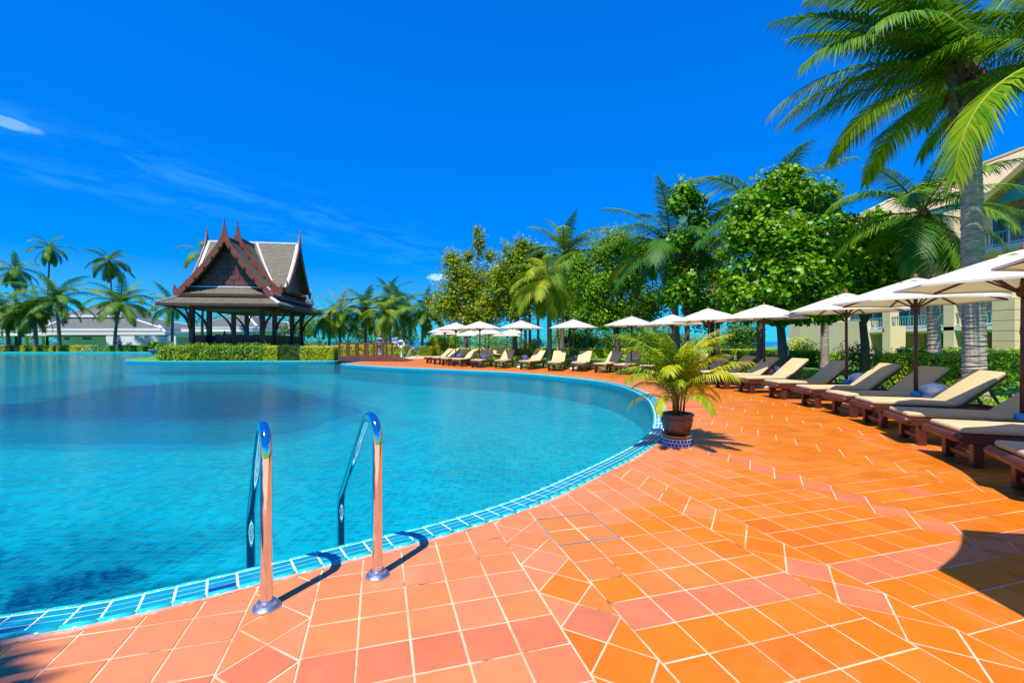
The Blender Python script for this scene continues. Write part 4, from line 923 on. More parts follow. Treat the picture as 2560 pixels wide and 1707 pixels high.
def build_hotel():
    root = empty('hotel', (28, 30, -0.03)); tag(root, 'cream hotel wing with tan tiled hip roof and teal balcony rails', 'building')
    C = M['cream']
    def b(name, x0, x1, y0, y1, z0, z1, m=C, bev=0.0, par=root): return obj(name, MB().box(x0-28, x1-28, y0-30, y1-30, z0, z1), m, par, bevel=bev)
    b('wall', 28, 42, 6, 46, 0, 9.9)
    for z in (2.35, 6.55):                              # balcony slabs and rails
        s = b('balcony', 26.0, 28, 14, 41, z - 0.35, z - 0.05, M['cream']); b('slab_edge', 25.9, 26.0, 14, 41, z - 0.22, z, M['white'], par=s)
        r = b('railing', 25.98, 26.05, 14, 41, z + 0.72, z + 0.80, M['teal'], par=root); b('bottom_rail', 25.97, 26.06, 14, 41, z + 0.06, z + 0.14, M['white'], par=r)
        mb = MB(); y = 14.1
        while y < 41: mb.box(-2.01, -1.97, y-30-.025, y-30+.025, z + .14, z + .72); y += 0.2
        tag(obj('balusters', mb, M['teal'], r), kind='stuff')
        for y in np.arange(15, 41, 3.2):
            w = b('door', 27.9, 28.0, y, y + 1.9, z + .05, z + 2.1, M['white']); b('pane', 27.86, 27.9, y + .12, y + .86, z + .2, z + 2.0, M['glass'], par=w); b('pane', 27.86, 27.9, y + 1.04, y + 1.78, z + .2, z + 2.0, M['glass'], par=w)
    b('cornice', 27.4, 28.0, 8, 46.6, 9.2, 9.6, M['white'])
    for y in np.arange(16.5, 41, 3.2):
        w = b('door', 27.9, 28.0, y, y + 1.5, 0.1, 2.0, M['cream_dk']); b('pane', 27.85, 27.9, y + .15, y + 1.35, 0.2, 1.9, M['glass'], par=w)
    for y in (14.5, 22.6, 27.0, 31.5, 36, 40.5): b('pier', 25.9, 26.5, y - .35, y + .35, 0, 9.2, C, 0.03)
    b('end_wall', 25.6, 28, 33, 40.5, 0, 3.0, C); b('arcade_wall', 24.6, 25.6, 29.6, 30.1, 0, 2.5, C)
    for y in (21.6,):                                   # rusticated porch pillar, one block per course
        p = b('porch_pillar', 23.35, 24.35, y - .47, y + .47, 0, 3.5, M['cream_dk'])
        for i in range(7): b('block', 23.31, 24.39, y - .51, y + .51, 0.02 + i*.49, 0.485 + i*.49, C, 0.012, par=p)
    b('porch_beam', 23.4, 27.9, 21.3, 21.9, 3.5, 3.9)
    # hip roof
    e = [(26.6, 4, 9.8), (44, 4, 9.8), (44, 47.6, 9.8), (26.6, 47.6, 9.8)]; rg = [(35.0, 10, 14.6), (35.0, 41.0, 14.6)]
    V = [Vector(p) - Vector((28, 30, 0)) for p in e + rg]; mb = MB(); mb.add(V, [(0, 1, 4), (1, 2, 5, 4), (2, 3, 5), (3, 0, 4, 5)])
    r = roof_obj('roof', mb, M['hotelroof'], root, 0.12)
    for a, c in ((4, 5), (3, 5), (2, 5)): obj('ridge_cap', MB().bar(V[a] + Vector((0, 0, .08)), V[c] + Vector((0, 0, .08)), .35, .16), M['cream'], r)
    obj('fascia', MB().bar(V[3] + Vector((0, 0, -.16)), V[0] + Vector((0, 0, -.16)), .12, .36), M['teal'], r)
    b('soffit', 26.7, 28, 5, 46, 9.5, 9.56, M['teal'])
    # gabled bay over the balcony
    mb = MB(); g = [(24.9, 17.5, 8.6), (24.9, 24.5, 8.6), (24.9, 21, 10.7), (31, 17.5, 8.6), (31, 24.5, 8.6), (31, 21, 10.7)]; G = [Vector(p) - Vector((28, 30, 0)) for p in g]
    mb.add(G, [(0, 2, 5, 3), (2, 1, 4, 5)]); r2 = roof_obj('bay_roof', mb, M['hotelroof'], root, .1)
    obj('verge', MB().bar(G[0], G[2], .16, .3), M['cream_dk'], r2); obj('verge', MB().bar(G[1], G[2], .16, .3), M['cream_dk'], r2)
    obj('bay_gable', MB().plate([G[0] + Vector((.4, .4, 0)), G[1] + Vector((.4, -.4, 0)), G[2] + Vector((.4, 0, -.25))], (.12, 0, 0)), M['teal'], root)
    return root
build_hotel()

# ------------------------------------------------------------------ bridge, poles, small garden things
def build_bridge():
    Y0 = 33.2; a, b2 = atx(846, Y0), atx(968, Y0); root = empty('footbridge', ((a+b2)/2, Y0, 0.0)); tag(root, 'brown timber footbridge with post railings over the pool channel', 'bridge')
    h = (b2 - a)/2; W = M['bridge']
    obj('side_beam', MB().box(-h, h, -.08, .06, 0.02, .40), W, root, bevel=.01); obj('side_beam', MB().box(-h, h, 1.5, 1.64, 0.02, .40), W, root, bevel=.01)
    n = 16
    for i in range(n):
        x = -h + 2*h*i/n; obj('plank', MB().box(x + .008, x + 2*h/n - .008, .065, 1.495, .30, .36), W, root)
    for s, y in ((0, -.01), (1, 1.57)):
        r = obj('handrail', MB().box(-h - .06, h + .06, y - .07, y + .07, 1.27, 1.36), W, root, bevel=.012)
        for i in range(6):
            x = -h + .06 + (2*h - .12)*i/5; obj('post', MB().box(x - .065, x + .065, y - .06, y + .06, .40, 1.27), W, root, bevel=.01)
    rp = MB(); rp.plate([(h, -.08, .36), (h + 1.5, -.45, .03), (h + 1.5, 2.0, .03), (h, 1.64, .36)], (0, 0, -.06)); obj('ramp', rp, W, root)
    rp = MB(); rp.plate([(h, -.085, .40), (h + 1.55, -.46, .05), (h + 1.55, -.46, .0), (h, -.085, .0)], (0, .05, 0)); obj('ramp_side', rp, W, root)
build_bridge()
# signboard, life rings, lantern
def frame_at(px, Y): return (atx(px, Y), Y, 0.0)
sg = empty('signboard', frame_at(987, 38.5)); tag(sg, 'framed blue notice board on two thin legs beside the bridge', 'sign')
obj('board', MB().box(-.3, .3, -.03, .03, 1.25, 1.85), M['polewood'], sg, bevel=.01); obj('print', MB().box(-.24, .24, -.04, -.031, 1.31, 1.79), M['print'], sg); obj('paper', MB().box(-.24, .24, -.043, -.0405, 1.31, 1.42), M['white'], sg)
for x in (-.2, .2): obj('leg', MB().box(x-.025, x+.025, -.025, .025, 0, 1.25), M['polewood'], sg)
def life_ring(label, loc, zc, R, rz):
    root = empty('life_ring', loc, rz); tag(root, label, 'life ring')
    mb = MB(); n, m_ = 28, 10; r = R*.27
    vs = [((R - r + r*math.cos(2*math.pi*j/m_))*math.cos(2*math.pi*i/n), r*math.sin(2*math.pi*j/m_)*.8 - .1, zc + (R - r + r*math.cos(2*math.pi*j/m_))*math.sin(2*math.pi*i/n)) for i in range(n) for j in range(m_)]
    mb.add(vs, [(i*m_ + j, ((i+1) % n)*m_ + j, ((i+1) % n)*m_ + (j+1) % m_, i*m_ + (j+1) % m_) for i in range(n) for j in range(m_)]); obj('ring', mb, M['white'], root, smooth=True)
    for a in range(4):
        an = a*math.pi/2 + .78; c = Vector(((R - r)*math.cos(an), -.1, zc + (R - r)*math.sin(an))); t = Vector((-math.sin(an), 0, math.cos(an)))
        obj('band', MB().tube([c - t*.035, c + t*.035], r*1.06, 12), M['bluecloth'], root, smooth=True)
    obj('post', MB().box(-.05, .05, 0, .07, 0, zc + R*.3), M['white'], root, bevel=.01)
life_ring('white life ring on a post by the yellow hedge near the bridge', frame_at(1003, 40), 1.22, .36, 0)
life_ring('white life ring on a white post behind the loungers on the lawn', frame_at(1953, 22.5), .92, .42, .45)
sl = empty('stone_lantern', frame_at(949, 43)); tag(sl, 'grey stone pedestal with a bird statue behind the bridge', 'statue')
obj('pedestal', MB().lathe([(.26, 0), (.26, .25), (.16, .35), (.16, 1.0), (.30, 1.1), (.30, 1.22), (.22, 1.25), (.22, 1.6), (.32, 1.66), (.10, 1.85)], 8), M['stone'], sl, bevel=.01)
obj('bird', MB().tube([(-.16, 0, 1.95), (-.05, 0, 1.98), (.06, 0, 2.08), (.09, 0, 2.28), (.06, 0, 2.42), (.02, 0, 2.46), (-.07, 0, 2.42)], [.03, .10, .11, .05, .035, .05, .008], 8), M['stone'], sl, smooth=True)
obj('leg', MB().tube([(.0, 0, 1.83), (.0, 0, 1.96)], .02, 6), M['stone'], sl)
pl = empty('bowl_planter', frame_at(392, 49)); tag(pl, 'beige bowl planter with big pale green leaves at the island edge', 'planter')
obj('bowl', MB().lathe([(.35, .02), (.42, .10), (.72, .52), (.78, .60), (.70, .60), (.62, .50), (.0, .5)], 20), M['terra'], pl, smooth=True)
V, t = leaf_cloud([(0, 0, 1.05, .75, .7, .4), (-.35, 0, 1.2, .5, .5, .3)], 120, .34, 5, 6); link_mesh('leaves', np_mesh('leaves', V, 6, t), M['leaf_big'], pl)
mb = MB(); limbs(mb, (0, 0, .5), [(-.5, 0, 1.2), (.4, .2, 1.1), (0, -.2, 1.3)], .03, 3); obj('stems', mb, M['hedge_dark'], pl)
def utility_pole(px, Y, h, label, box=True):
    root = empty('utility_pole', (atx(px, Y), Y, -.03)); tag(root, label, 'pole')
    obj('mast', MB().tube([(0, 0, 0), (0, 0, h)], [.20, .14], 10), M['bark'], root, smooth=True); obj('crossarm', MB().box(-.9, .9, -.06, .06, h - .7, h - .58), M['dark'], root)
    for x in (-.8, 0, .8): obj('insulator', MB().lathe([(.05, 0), (.09, .08), (.05, .16), (.07, .24), (.02, .3)], 8, (x, 0, h - .58)), M['stone'], root)
    if box: obj('transformer', MB().lathe([(.0, 0), (.3, .02), (.3, .85), (.24, .95), (.0, 1.0)], 12, (-.75, -.1, h - 2.6)), M['stone'], root)
utility_pole(388, 100, atz(748, 100), 'tall utility pole with grey transformer between the white houses')
utility_pole(975, 104, atz(770, 104), 'dark utility pole among the palms behind the bridge', False)
for k, (za, zb_) in enumerate(((798, 803), (808, 813), (820, 826), (832, 838))):
    A_ = Vector((atx(388, 100), 99.8, atz(za, 100))); B_ = Vector((atx(975, 104), 103.8, atz(zb_, 104))); C_ = Vector((atx(1900, 110), 110, atz(zb_ + 8, 110))); Z_ = Vector((atx(-60, 96), 96, atz(za, 96)))
    pts = []
    for a_, b_ in ((Z_, A_), (A_, B_), (B_, C_)):
        for i in range(9):
            t_ = i/8; p = a_.lerp(b_, t_); p.z -= 1.0*4*t_*(1-t_); pts.append(p)
    w = obj('power_line', MB().tube(pts, .028, 5), M['dark']); tag(w, 'thin dark power line strung between the utility poles', 'cable', 'power lines')

# ------------------------------------------------------------------ pool ladders
def tube_path(ctrl, r, n=16): return MB().tube(ctrl, r, n)
PIN = Vector((-0.577, 0.817, 0))
def ladder_rail(label, bx, by, d):
    root = empty('ladder_rail', (bx, by, 0.0)); tag(root, label, 'handrail', 'pool ladder handrails')
    P = [Vector((0, 0, .004)), Vector((0, 0, .45)), Vector((0, 0, .80))]
    rad = .125; zc = .845; slope = math.atan2(.74 - .30, d - .26)           # arc then a straight fall to the kink
    end = math.radians(180) - (math.pi/2 - slope) + 0.10
    for i in range(1, 13):
        a = math.pi - (end) * i/12; P.append(PIN * (rad + rad*math.cos(a)) + Vector((0, 0, zc + rad*math.sin(a))))
    k = PIN*d + Vector((0, 0, .26)); last = P[-1]
    for t in (.33, .66, .90): P.append(last.lerp(k, t))
    P += [k + Vector((0, 0, -.02)) - PIN*.006, k + Vector((0, 0, -.09)), k + Vector((0, 0, -.55)), k + Vector((0, 0, -1.1))]
    obj('tube', MB().tube(P, [.031]*3 + [.0305]*13 + [.029]*6, 20, False), M['chrome'], root, smooth=True)
    obj('flange', MB().lathe([(.072, 0.004), (.072, .012), (.064, .022), (.052, .027), (.048, .040), (.036, .044), (.030, .044)], 36), M['steel'], root, bevel=0)
    return root
r1b = gp(666, 1519); r2b = gp(943.5, 1440)
ladder_rail('polished steel ladder rail on the deck, next to the rail beside the blue coping', r1b[0], r1b[1], .77)
ladder_rail('polished steel ladder rail on the deck, closer to the potted palm', r2b[0], r2b[1], .83)
fr = empty('step_rails', (atx(222, FAR), FAR, 0)); tag(fr, 'pair of slanting steel step rails at the far pool edge', 'handrail')
for x in (-.55, .55): obj('rail', MB().tube([(x - .3, -.7, -.5), (x - .3, -.7, 0.0), (x - .1, -.4, .35), (x + .5, .3, .85), (x + .5, .3, 0)], .03, 8), M['chrome'], fr, smooth=True)
sr = empty('step_rail_arch', frame_at(1030, 41.5)); tag(sr, 'arched steel handrail at the back pool steps behind the bridge', 'handrail')
for y in (-.0, .7): obj('rail', MB().tube([(-.55, y, -.5), (-.5, y, .05), (-.2, y, .75), (.05, y, .92), (.28, y, .85), (.42, y, .55), (.42, y, .2), (.38, y, .0)], .045, 8), M['chrome'], sr, smooth=True)

# ------------------------------------------------------------------ sun loungers
def make_lounger():
    root = empty('sun_lounger', (0, 0, 0)); W = M['wood']
    for s in (-1, 1):
        obj('side_rail', MB().box(s*.33 - .025, s*.33 + .025, .03, 1.95, .27, .375), W, root, bevel=.008)
    obj('foot_rail', MB().tube([(-.39, 0.0, .335), (-.36, 0, .335), (.36, 0, .335), (.39, 0, .335)], [.030, .052, .052, .030], 14), W, root, smooth=True)
    obj('head_rail', MB().box(-.304, .304, 1.90, 1.948, .275, .37), W, root, bevel=.006)
    for y in (.19, 1.62):
        for s in (-1, 1):
            l = obj('leg', MB().box(s*.285 - .045, s*.285 + .045, y - .05, y + .05, 0, .268), W, root, bevel=.007)
            obj('brace', MB().plate([(s*.285, y + .052, .268), (s*.285, y + .16, .268), (s*.285, y + .052, .13)], (-s*.035, 0, 0)), W, l)
        obj('stretcher', MB().box(-.24, .24, y - .02, y + .02, .07, .13), W, root, bevel=.005)
    for i in range(9): 
        y = .12 + i*.125; obj('slat', MB().box(-.304, .304, y, y + .09, .335, .36), W, root)
    def cushion(y0, y1, z0, z1, name):
        o = obj(name, MB().box(-.335, .335, y0, y1, z0, z1), M['cushion'], root, smooth=True, bevel=.032, seg=4); return o
    sc = cushion(.015, 1.205, .381, .455, 'seat_cushion')
    obj('piping', MB().tube([(-.335, .03, .418), (.335, .03, .418)], .006, 6), M['cushion'], sc)
    ang = math.radians(40)
    bk = empty('tmp', (0, 0, 0)); bpy.data.objects.remove(bk)
    Mr = Matrix.Translation((0, 1.20, .385)) @ Matrix.Rotation(ang, 4, 'X')
    o = obj('back_cushion', MB().box(-.335, .335, .0, .83, .0, .075), M['cushion'], root, smooth=True, bevel=.032, seg=4); o.matrix_local = Mr
    o = obj('back_frame', MB().box(-.30, -.25, .0, .80, -.055, -.005).box(.25, .30, .0, .80, -.055, -.005).box(-.25, .25, .74, .80, -.05, -.008).box(-.25, .25, .4, .46, -.05, -.008).box(-.25, .25, .08, .14, -.05, -.008), W, root); o.matrix_local = Mr
    t = Mr @ Vector((0, .55, -.05))
    for s in (-1, 1): obj('prop', MB().bar((s*.22, t.y, t.z), (s*.22, 1.86, .30), .03, .03), W, root)
    return root
lounger = make_lounger(); placed = []
kids0 = None
def axis_at(p):
    i = int(((row - np.array(p))**2).sum(1).argmin()); return -RN[i]
rl = random.Random(5)
for i, p in enumerate(FEET[::-1]):
    o = lounger if i == 0 else copy_tree(lounger)
    ax = axis_at(p); o.location = (p[0], p[1], 0.0065); o.rotation_euler = (0, 0, math.atan2(ax[1], ax[0]) - math.pi/2 + rl.uniform(-.05, .05) + (0.22 if p[1] > 19.5 else 0))
    tag(o, 'wooden sun lounger with tan cushion, %s along the poolside row from the bridge' % ORD[i], 'sun lounger', 'loungers in the poolside row')
for i, (px_, Y_) in enumerate(((1236, 36.0), (1262, 36.3), (1276, 36.6))):
    o = copy_tree(lounger); o.location = (atx(px_, Y_), Y_, -0.03); o.rotation_euler = (0, 0, .5); tag(o, 'wooden sun lounger on the lawn behind the poolside row', 'sun lounger', 'loungers on the lawn')

# ------------------------------------------------------------------ parasols
def make_parasol():
    root = empty('parasol', (0, 0, 0)); R, ZA, ZR = 1.27, 2.60, 2.17; W = M['polewood']
    obj('pole', MB().tube([(0, 0, .1), (0, 0, 2.56)], [.032, .030], 12), W, root, smooth=True)
    mb = MB(); n = 8; k = 5; m_ = 6; r0 = .17
    for s in range(n):
        a0, a1 = 2*math.pi*s/n, 2*math.pi*(s+1)/n; vs = []
        for i in range(k + 1):
            t = i/k; rr = r0 + (R - r0)*t
            for j in range(m_ + 1):
                u = j/m_; c0, s0, c1, s1 = math.cos(a0), math.sin(a0), math.cos(a1), math.sin(a1)
                bul = math.sin(math.pi*u); q = rr*(1 - .035*bul*t**3)
                x = q*(c0*(1-u) + c1*u); y = q*(s0*(1-u) + s1*u)
                z = ZA - .05 - (ZA - .05 - ZR)*(t**1.06) - .022*bul*math.sin(math.pi*min(t*.9, 1)) + .012*bul*t**4
                vs.append((x, y, z))
        mb.add(vs, [(i*(m_+1) + j, (i+1)*(m_+1) + j, (i+1)*(m_+1) + j + 1, i*(m_+1) + j + 1) for i in range(k) for j in range(m_)])
        vs = []                                          # narrow hem turned down at the edge
        for j in range(m_ + 1):
            x, y, z = mb.v[-(m_+1) + j]; vs += [(x, y, z), (x*1.003, y*1.003, z - .028)]
        mb.add(vs, [(2*j, 2*j+1, 2*j+3, 2*j+2) for j in range(m_)])
    obj('canopy', mb, M['canvas'], root, smooth=False)
    mb = MB()
    for s in range(n):
        a0, a1 = 2*math.pi*s/n, 2*math.pi*(s+1)/n
        mid = ((math.cos(a0)+math.cos(a1))/2*.27, (math.sin(a0)+math.sin(a1))/2*.27, ZA - .065)
        mb.add([(.03*math.cos(a0), .03*math.sin(a0), ZA), (.29*math.cos(a0), .29*math.sin(a0), ZA - .10), mid, (.29*math.cos(a1), .29*math.sin(a1), ZA - .10), (.03*math.cos(a1), .03*math.sin(a1), ZA)], [(0, 1, 2), (0, 2, 4), (2, 3, 4)])
    obj('vent_cap', mb, M['canvas'], root)
    obj('finial', MB().lathe([(.03, 0), (.045, .02), (.035, .045), (.028, .05), (.034, .07), (.006, .085)], 10, (0, 0, ZA - .005)), M['barge'], root, smooth=True)
    obj('hub', MB().lathe([(.035, 0), (.07, .02), (.07, .06), (.035, .08)], 12, (0, 0, 2.44)), W, root); obj('runner', MB().lathe([(.035, 0), (.065, .02), (.075, .07), (.065, .12), (.035, .14)], 12, (0, 0, 2.00)), W, root)
    for s in range(n):
        a = 2*math.pi*s/n; c, sn = math.cos(a), math.sin(a)
        rb = obj('rib', MB().bar((.05*c, .05*sn, 2.475), (R*.985*c, R*.985*sn, ZR - .012), .02, .03), W, root)
        obj('strut', MB().bar((.06*c, .06*sn, 2.07), (.50*c, .50*sn, 2.335), .018, .022), W, rb)
    obj('cord', MB().tube([(.05, 0, 2.40), (.07, .01, 2.0), (.055, .02, 1.7), (.09, .03, 1.55), (.05, .02, 1.5)], .006, 5), M['terra'], root)
    obj('base', MB().lathe([(.0, 0), (.24, .005), (.24, .05), (.08, .09), (.05, .22), (.0, .22)], 20), M['white'], root, smooth=False, bevel=.01)
    return root
parasol = make_parasol()
def make_wrap():
    root = empty('wrapped_table', (0, 0, 0))
    obj('clamp', MB().lathe([(.036, 0), (.075, .005), (.08, .07), (.045, .09), (.036, .09)], 14), M['bluecloth'], root, smooth=True)
    obj('clamp_arm', MB().box(-.16, -.05, -.05, .05, .01, .075), M['bluecloth'], root, bevel=.012)
    g = random.Random(3); mb = MB(); prof = [(.0, -.045), (.16, -.04), (.19, -.01), (.15, .03), (.18, .10), (.19, .16), (.10, .22), (.0, .235)]; n = 14
    vs = [((r*(1 + g.uniform(-.12, .12)))*math.cos(2*math.pi*j/n), (r*(1 + g.uniform(-.12, .12)))*math.sin(2*math.pi*j/n) - .22, z + g.uniform(-.012, .012)) for r, z in prof for j in range(n)]
    mb.add(vs, [(i*n + j, i*n + (j+1) % n, (i+1)*n + (j+1) % n, (i+1)*n + j) for i in range(len(prof)-1) for j in range(n)])
    obj('plastic_wrap', mb, M['wrap'], root)
    obj('table_arm', MB().tube([(0, 0, .03), (0, -.16, .02)], .02, 8), M['white'], root)
    return root
wrap = make_wrap()
UMB = [(atx(1139, 28.0), 28.0), (atx(1199, 25.9), 25.9), (atx(1302, 25.2), 25.2), (atx(1434, 24.0), 24.0), (atx(1578, 21.0), 21.0), (atx(1681, 19.6), 19.6), (atx(1773, 16.0), 16.0), (atx(1911, 14.3), 14.3), (atx(2117, 10.9), 10.9), (atx(2290, 8.3), 8.3), (atx(2557, 5.75), 5.75), (5.45, 3.4), (3.30, 1.25)]
for i, (x, y) in enumerate(UMB):
    o = parasol if i == 0 else copy_tree(parasol)
    o.location = (x, y, 0.006); o.rotation_euler = (rl.uniform(-.012, .012), rl.uniform(-.012, .012), rl.uniform(0, .78))
    tag(o, 'white canvas parasol on brown pole, %s along the lounger row from the bridge' % ORD[i], 'parasol', 'parasols in the lounger row')
    if i in (0, 1, 2, 3, 4, 7, 8, 9, 10):
        w = wrap if i == 0 else copy_tree(wrap)
        w.location = (x, y, .45); ax = axis_at((x, y)); w.rotation_euler = (0, 0, math.atan2(ax[1], ax[0]) + math.pi*.35); w.scale = (1.1, 1.1, 1.1)
        tag(w, 'small plastic-wrapped table with blue clamp on the pole of the %s parasol from the bridge' % ORD[i], 'side table', 'wrapped tables on parasol poles')
for i, (px_, Y_) in enumerate(((1112, 34), (1120, 37), (1175, 36), (1213, 38), (1222, 34.5), (1268, 37), (1280, 40))):
    o = copy_tree(parasol); o.location = (atx(px_, Y_), Y_, -0.03 - .12*(i % 3)); o.rotation_euler = (0, 0, .2*i); tag(o, 'white canvas parasol on the lawn behind the poolside row', 'parasol', 'parasols on the lawn')

# ------------------------------------------------------------------ potted areca palm
pp = gp(1692, 1112)
pt = empty('plinth_ring', (pp[0], pp[1], 0.006)); tag(pt, 'round blue and white mosaic plinth under the potted palm', 'plinth')
obj('core', MB().lathe([(.0, 0), (.205, 0), (.205, .105), (.0, .105)], 36), M['joint'], pt)
for k in range(2):
    for j in range(26):
        a = 2*math.pi*(j + .5*k)/26; c = Vector((math.cos(a), math.sin(a), 0)); t_ = Vector((-c.y, c.x, 0)); b_ = c*.204 + Vector((0, 0, .012 + .048*k)); n_ = c*.006; w_ = t_*.017
        obj('mosaic_tile', MB().plate([b_ - w_, b_ + w_, b_ + w_ + Vector((0, 0, .036)), b_ - w_ + Vector((0, 0, .036))], n_), M['navy'], pt)
sa = obj('saucer', MB().lathe([(.0, 0), (.17, 0), (.205, .03), (.21, .045), (.19, .05), (.17, .035), (.0, .035)], 36), M['gold'], smooth=True); sa.location = (pp[0], pp[1], .111); tag(sa, 'ochre glazed saucer between brown pot and mosaic plinth', 'saucer')
po = empty('flower_pot', (pp[0], pp[1], .147)); tag(po, 'round brown glazed pot holding a yellow-green palm at the pool edge', 'pot')
obj('body', MB().lathe([(.0, 0), (.135, 0), (.150, .015), (.190, .10), (.212, .19), (.216, .245), (.206, .262), (.226, .268), (.232, .288), (.222, .302), (.200, .300), (.195, .270), (.0, .262)], 40), M['pot'], po, smooth=True)
so = MB().lathe([(.0, .262), (.194, .262), (.17, .275), (.0, .285)], 20); obj('soil', so, M['soil'], po, smooth=True)
FS_AR = frond_set('frond', 36, 0.27, 0.017, 3, m=M['areca'], hang=0.7, droopk=1.0, rach=0.009, fwd=0.55)
ar = empty('areca_palm', (pp[0], pp[1], .42)); tag(ar, 'bushy yellow-green areca palm growing in the brown pot', 'plant')
ra = random.Random(21)
for i in range(11):
    a = ra.uniform(0, 6.28); rr = ra.uniform(.02, .11); hh = ra.uniform(.2, .5)
    obj('stem', MB().tube([(rr*math.cos(a), rr*math.sin(a), -.02), (rr*1.3*math.cos(a), rr*1.3*math.sin(a), hh*.5), (rr*1.9*math.cos(a), rr*1.9*math.sin(a), hh)], [.016, .013, .009], 7), M['gold'] if i % 3 else M['trunk'], ar, smooth=True)
for i in range(42):
    e = (84, 78, 72, 64, 54, 38)[i % 6] + ra.uniform(-8, 8); vi = min(range(len(ELEVS)), key=lambda k: abs(ELEVS[k] - e)); a = i*2.39996 + ra.uniform(-.3, .3)
    o = bpy.data.objects.new('frond', ra.choice(FS_AR[vi])); col.objects.link(o); o.parent = ar
    rr = ra.uniform(.03, .14); o.location = (rr*math.cos(a), rr*math.sin(a), ra.uniform(.12, .55)); l = ra.uniform(.72, 1.10) * (1.0 if e > 55 else .68)
    o.scale = (l, l, l); o.rotation_euler = (ra.uniform(-.3, .3), math.radians(ELEVS[vi] - e), a)

# ------------------------------------------------------------------ people
def person(label, loc, rz, joints, cloth, parts):
    """one skinned body; joints: name -> (pos, radius, parent)"""
    names = list(joints); me = bpy.data.meshes.new('person'); idx = {n: i for i, n in enumerate(names)}
    me.from_pydata([joints[n][0] for n in names], [(idx[joints[n][2]], idx[n]) for n in names if joints[n][2]], [])
    o = bpy.data.objects.new('person', me); col.objects.link(o); o.location = loc; o.rotation_euler = (0, 0, rz)
    sk = o.modifiers.new('skin', 'SKIN'); sd = o.modifiers.new('sub', 'SUBSURF'); sd.levels = 2; sd.render_levels = 2
    for n in names:
        v = me.skin_vertices[0].data[idx[n]]; v.radius = (joints[n][1],)*2; v.use_root = (n == 'pelvis')
    me.materials.append(cloth); tag(o, label, 'person')
    h = joints['head'][0]
    obj('hair', MB().lathe([(.0, -.02), (.085, .0), (.098, .06), (.075, .12), (.0, .145)], 14, (h[0], h[1] + .012, h[2])), M['dark'], o, smooth=True)
    for nm, pts, rad, mt in parts: obj(nm, MB().tube(pts, rad, 8), mt, o, smooth=True)
    return o
J = {'pelvis': ((0, 0, .92), .13, None), 'belly': ((0, .0, 1.08), .125, 'pelvis'), 'chest': ((0, .02, 1.30), .145, 'belly'), 'neck': ((0, .0, 1.47), .05, 'chest'), 'chin': ((0, -.02, 1.54), .068, 'neck'), 'head': ((0, -.015, 1.62), .088, 'chin'), 'crown': ((0, 0, 1.70), .06, 'head')}
for s, n in ((-1, 'l'), (1, 'r')):
    J['sh'+n] = ((s*.17, .01, 1.39), .068, 'chest'); J['el'+n] = ((s*.25, -.10 if s < 0 else .02, 1.12), .048, 'sh'+n); J['wr'+n] = ((s*.20, -.32 if s < 0 else -.08, 1.05 if s < 0 else .88), .033, 'el'+n); J['ha'+n] = ((s*.19, -.40 if s < 0 else -.10, 1.04 if s < 0 else .80), .036, 'wr'+n)
    J['hip'+n] = ((s*.09, 0, .86), .105, 'pelvis'); J['kn'+n] = ((s*.11, -.03, .48), .07, 'hip'+n); J['an'+n] = ((s*.12, .02, .09), .045, 'kn'+n); J['to'+n] = ((s*.13, -.13, .04), .035, 'an'+n)
p1 = person('person in navy clothes standing at the far pool edge holding a long pole', (atx(284, 62.6), FAR + .05, .02), .7, J, M['navycloth'], [('face', [(0, -.075, 1.56), (0, -.085, 1.64)], [.045, .04], M['skin'])])
hw = p1.matrix_basis @ Vector((-.19, -.40, 1.04))
pc = obj('cleaning_pole', MB().tube([hw + Vector((.6, .5, .62)), hw, hw + Vector((-4.3, -2.2, -1.35))], .022, 6), M['chrome']); tag(pc, 'long thin pool cleaning pole held by the person in navy', 'pole')
p = pav_pt(-.9, 3.0)
J2 = dict(J); p2 = person('person in dark clothes standing behind the pavilion railing', (p[0], p[1], 1.1), .2, J2, M['dark'], [('face', [(0, -.075, 1.56), (0, -.085, 1.64)], [.045, .04], M['skin'])]); p2.scale = (.72, .72, .72)
# ------------------------------------------------------------------ planting
def P_(label, cpx, cpy, bpx, Y, r0, r1, nf, L, **kw):
    """palm whose crown heart is at photo pixel (cpx, cpy) and trunk foot under pixel column bpx, at distance Y"""
    return palm(label, (atx(bpx, Y), Y), (atx(cpx, Y), Y + kw.pop('lean', 0.2), atz(cpy, Y)), r0, r1, nf, L, **kw)
G1 = 'palms beyond the far pool edge'
P_('tall coconut palm with a high sparse crown above the veranda house', 122, 622, 118, 88, .2, .13, 22, 4.0, seed=1, group=G1, emin=-75)
P_('tall coconut palm behind the white bungalow, beside its roof peak', 271, 655, 283, 90, .2, .13, 23, 4.6, seed=2, group=G1, emin=-70)
P_('coconut palm with a drooping crown over the veranda house roof', 34, 676, 40, 84, .2, .13, 23, 4.4, seed=3, group=G1, emin=-65)
P_('leaning coconut palm with a bare shaded trunk before the white bungalow', 135, 752, 149, 65, .26, .16, 23, 5.4, seed=4, group=G1, emin=-20)
P_('coconut palm in front of the bungalow roof peak, wide arching fronds', 297, 765, 286, 66, .24, .15, 24, 5.4, seed=5, group=G1, emin=-12, nuts=4)
P_('coconut palm between the two leaning trunks at the veranda house', 80, 776, 91, 65, .25, .16, 20, 4.4, seed=6, group=G1, emin=-45, nuts=3)
P_('coconut palm with an ivy-covered trunk in front of the veranda house', 46, 786, 49, 66, .24, .15, 20, 4.6, seed=7, group=G1, emin=-35)
P_('coconut palm with a strongly leaning trunk at the end of the far bank', 4, 775, 22, 66, .25, .15, 20, 4.8, seed=8, group=G1, emin=-35)
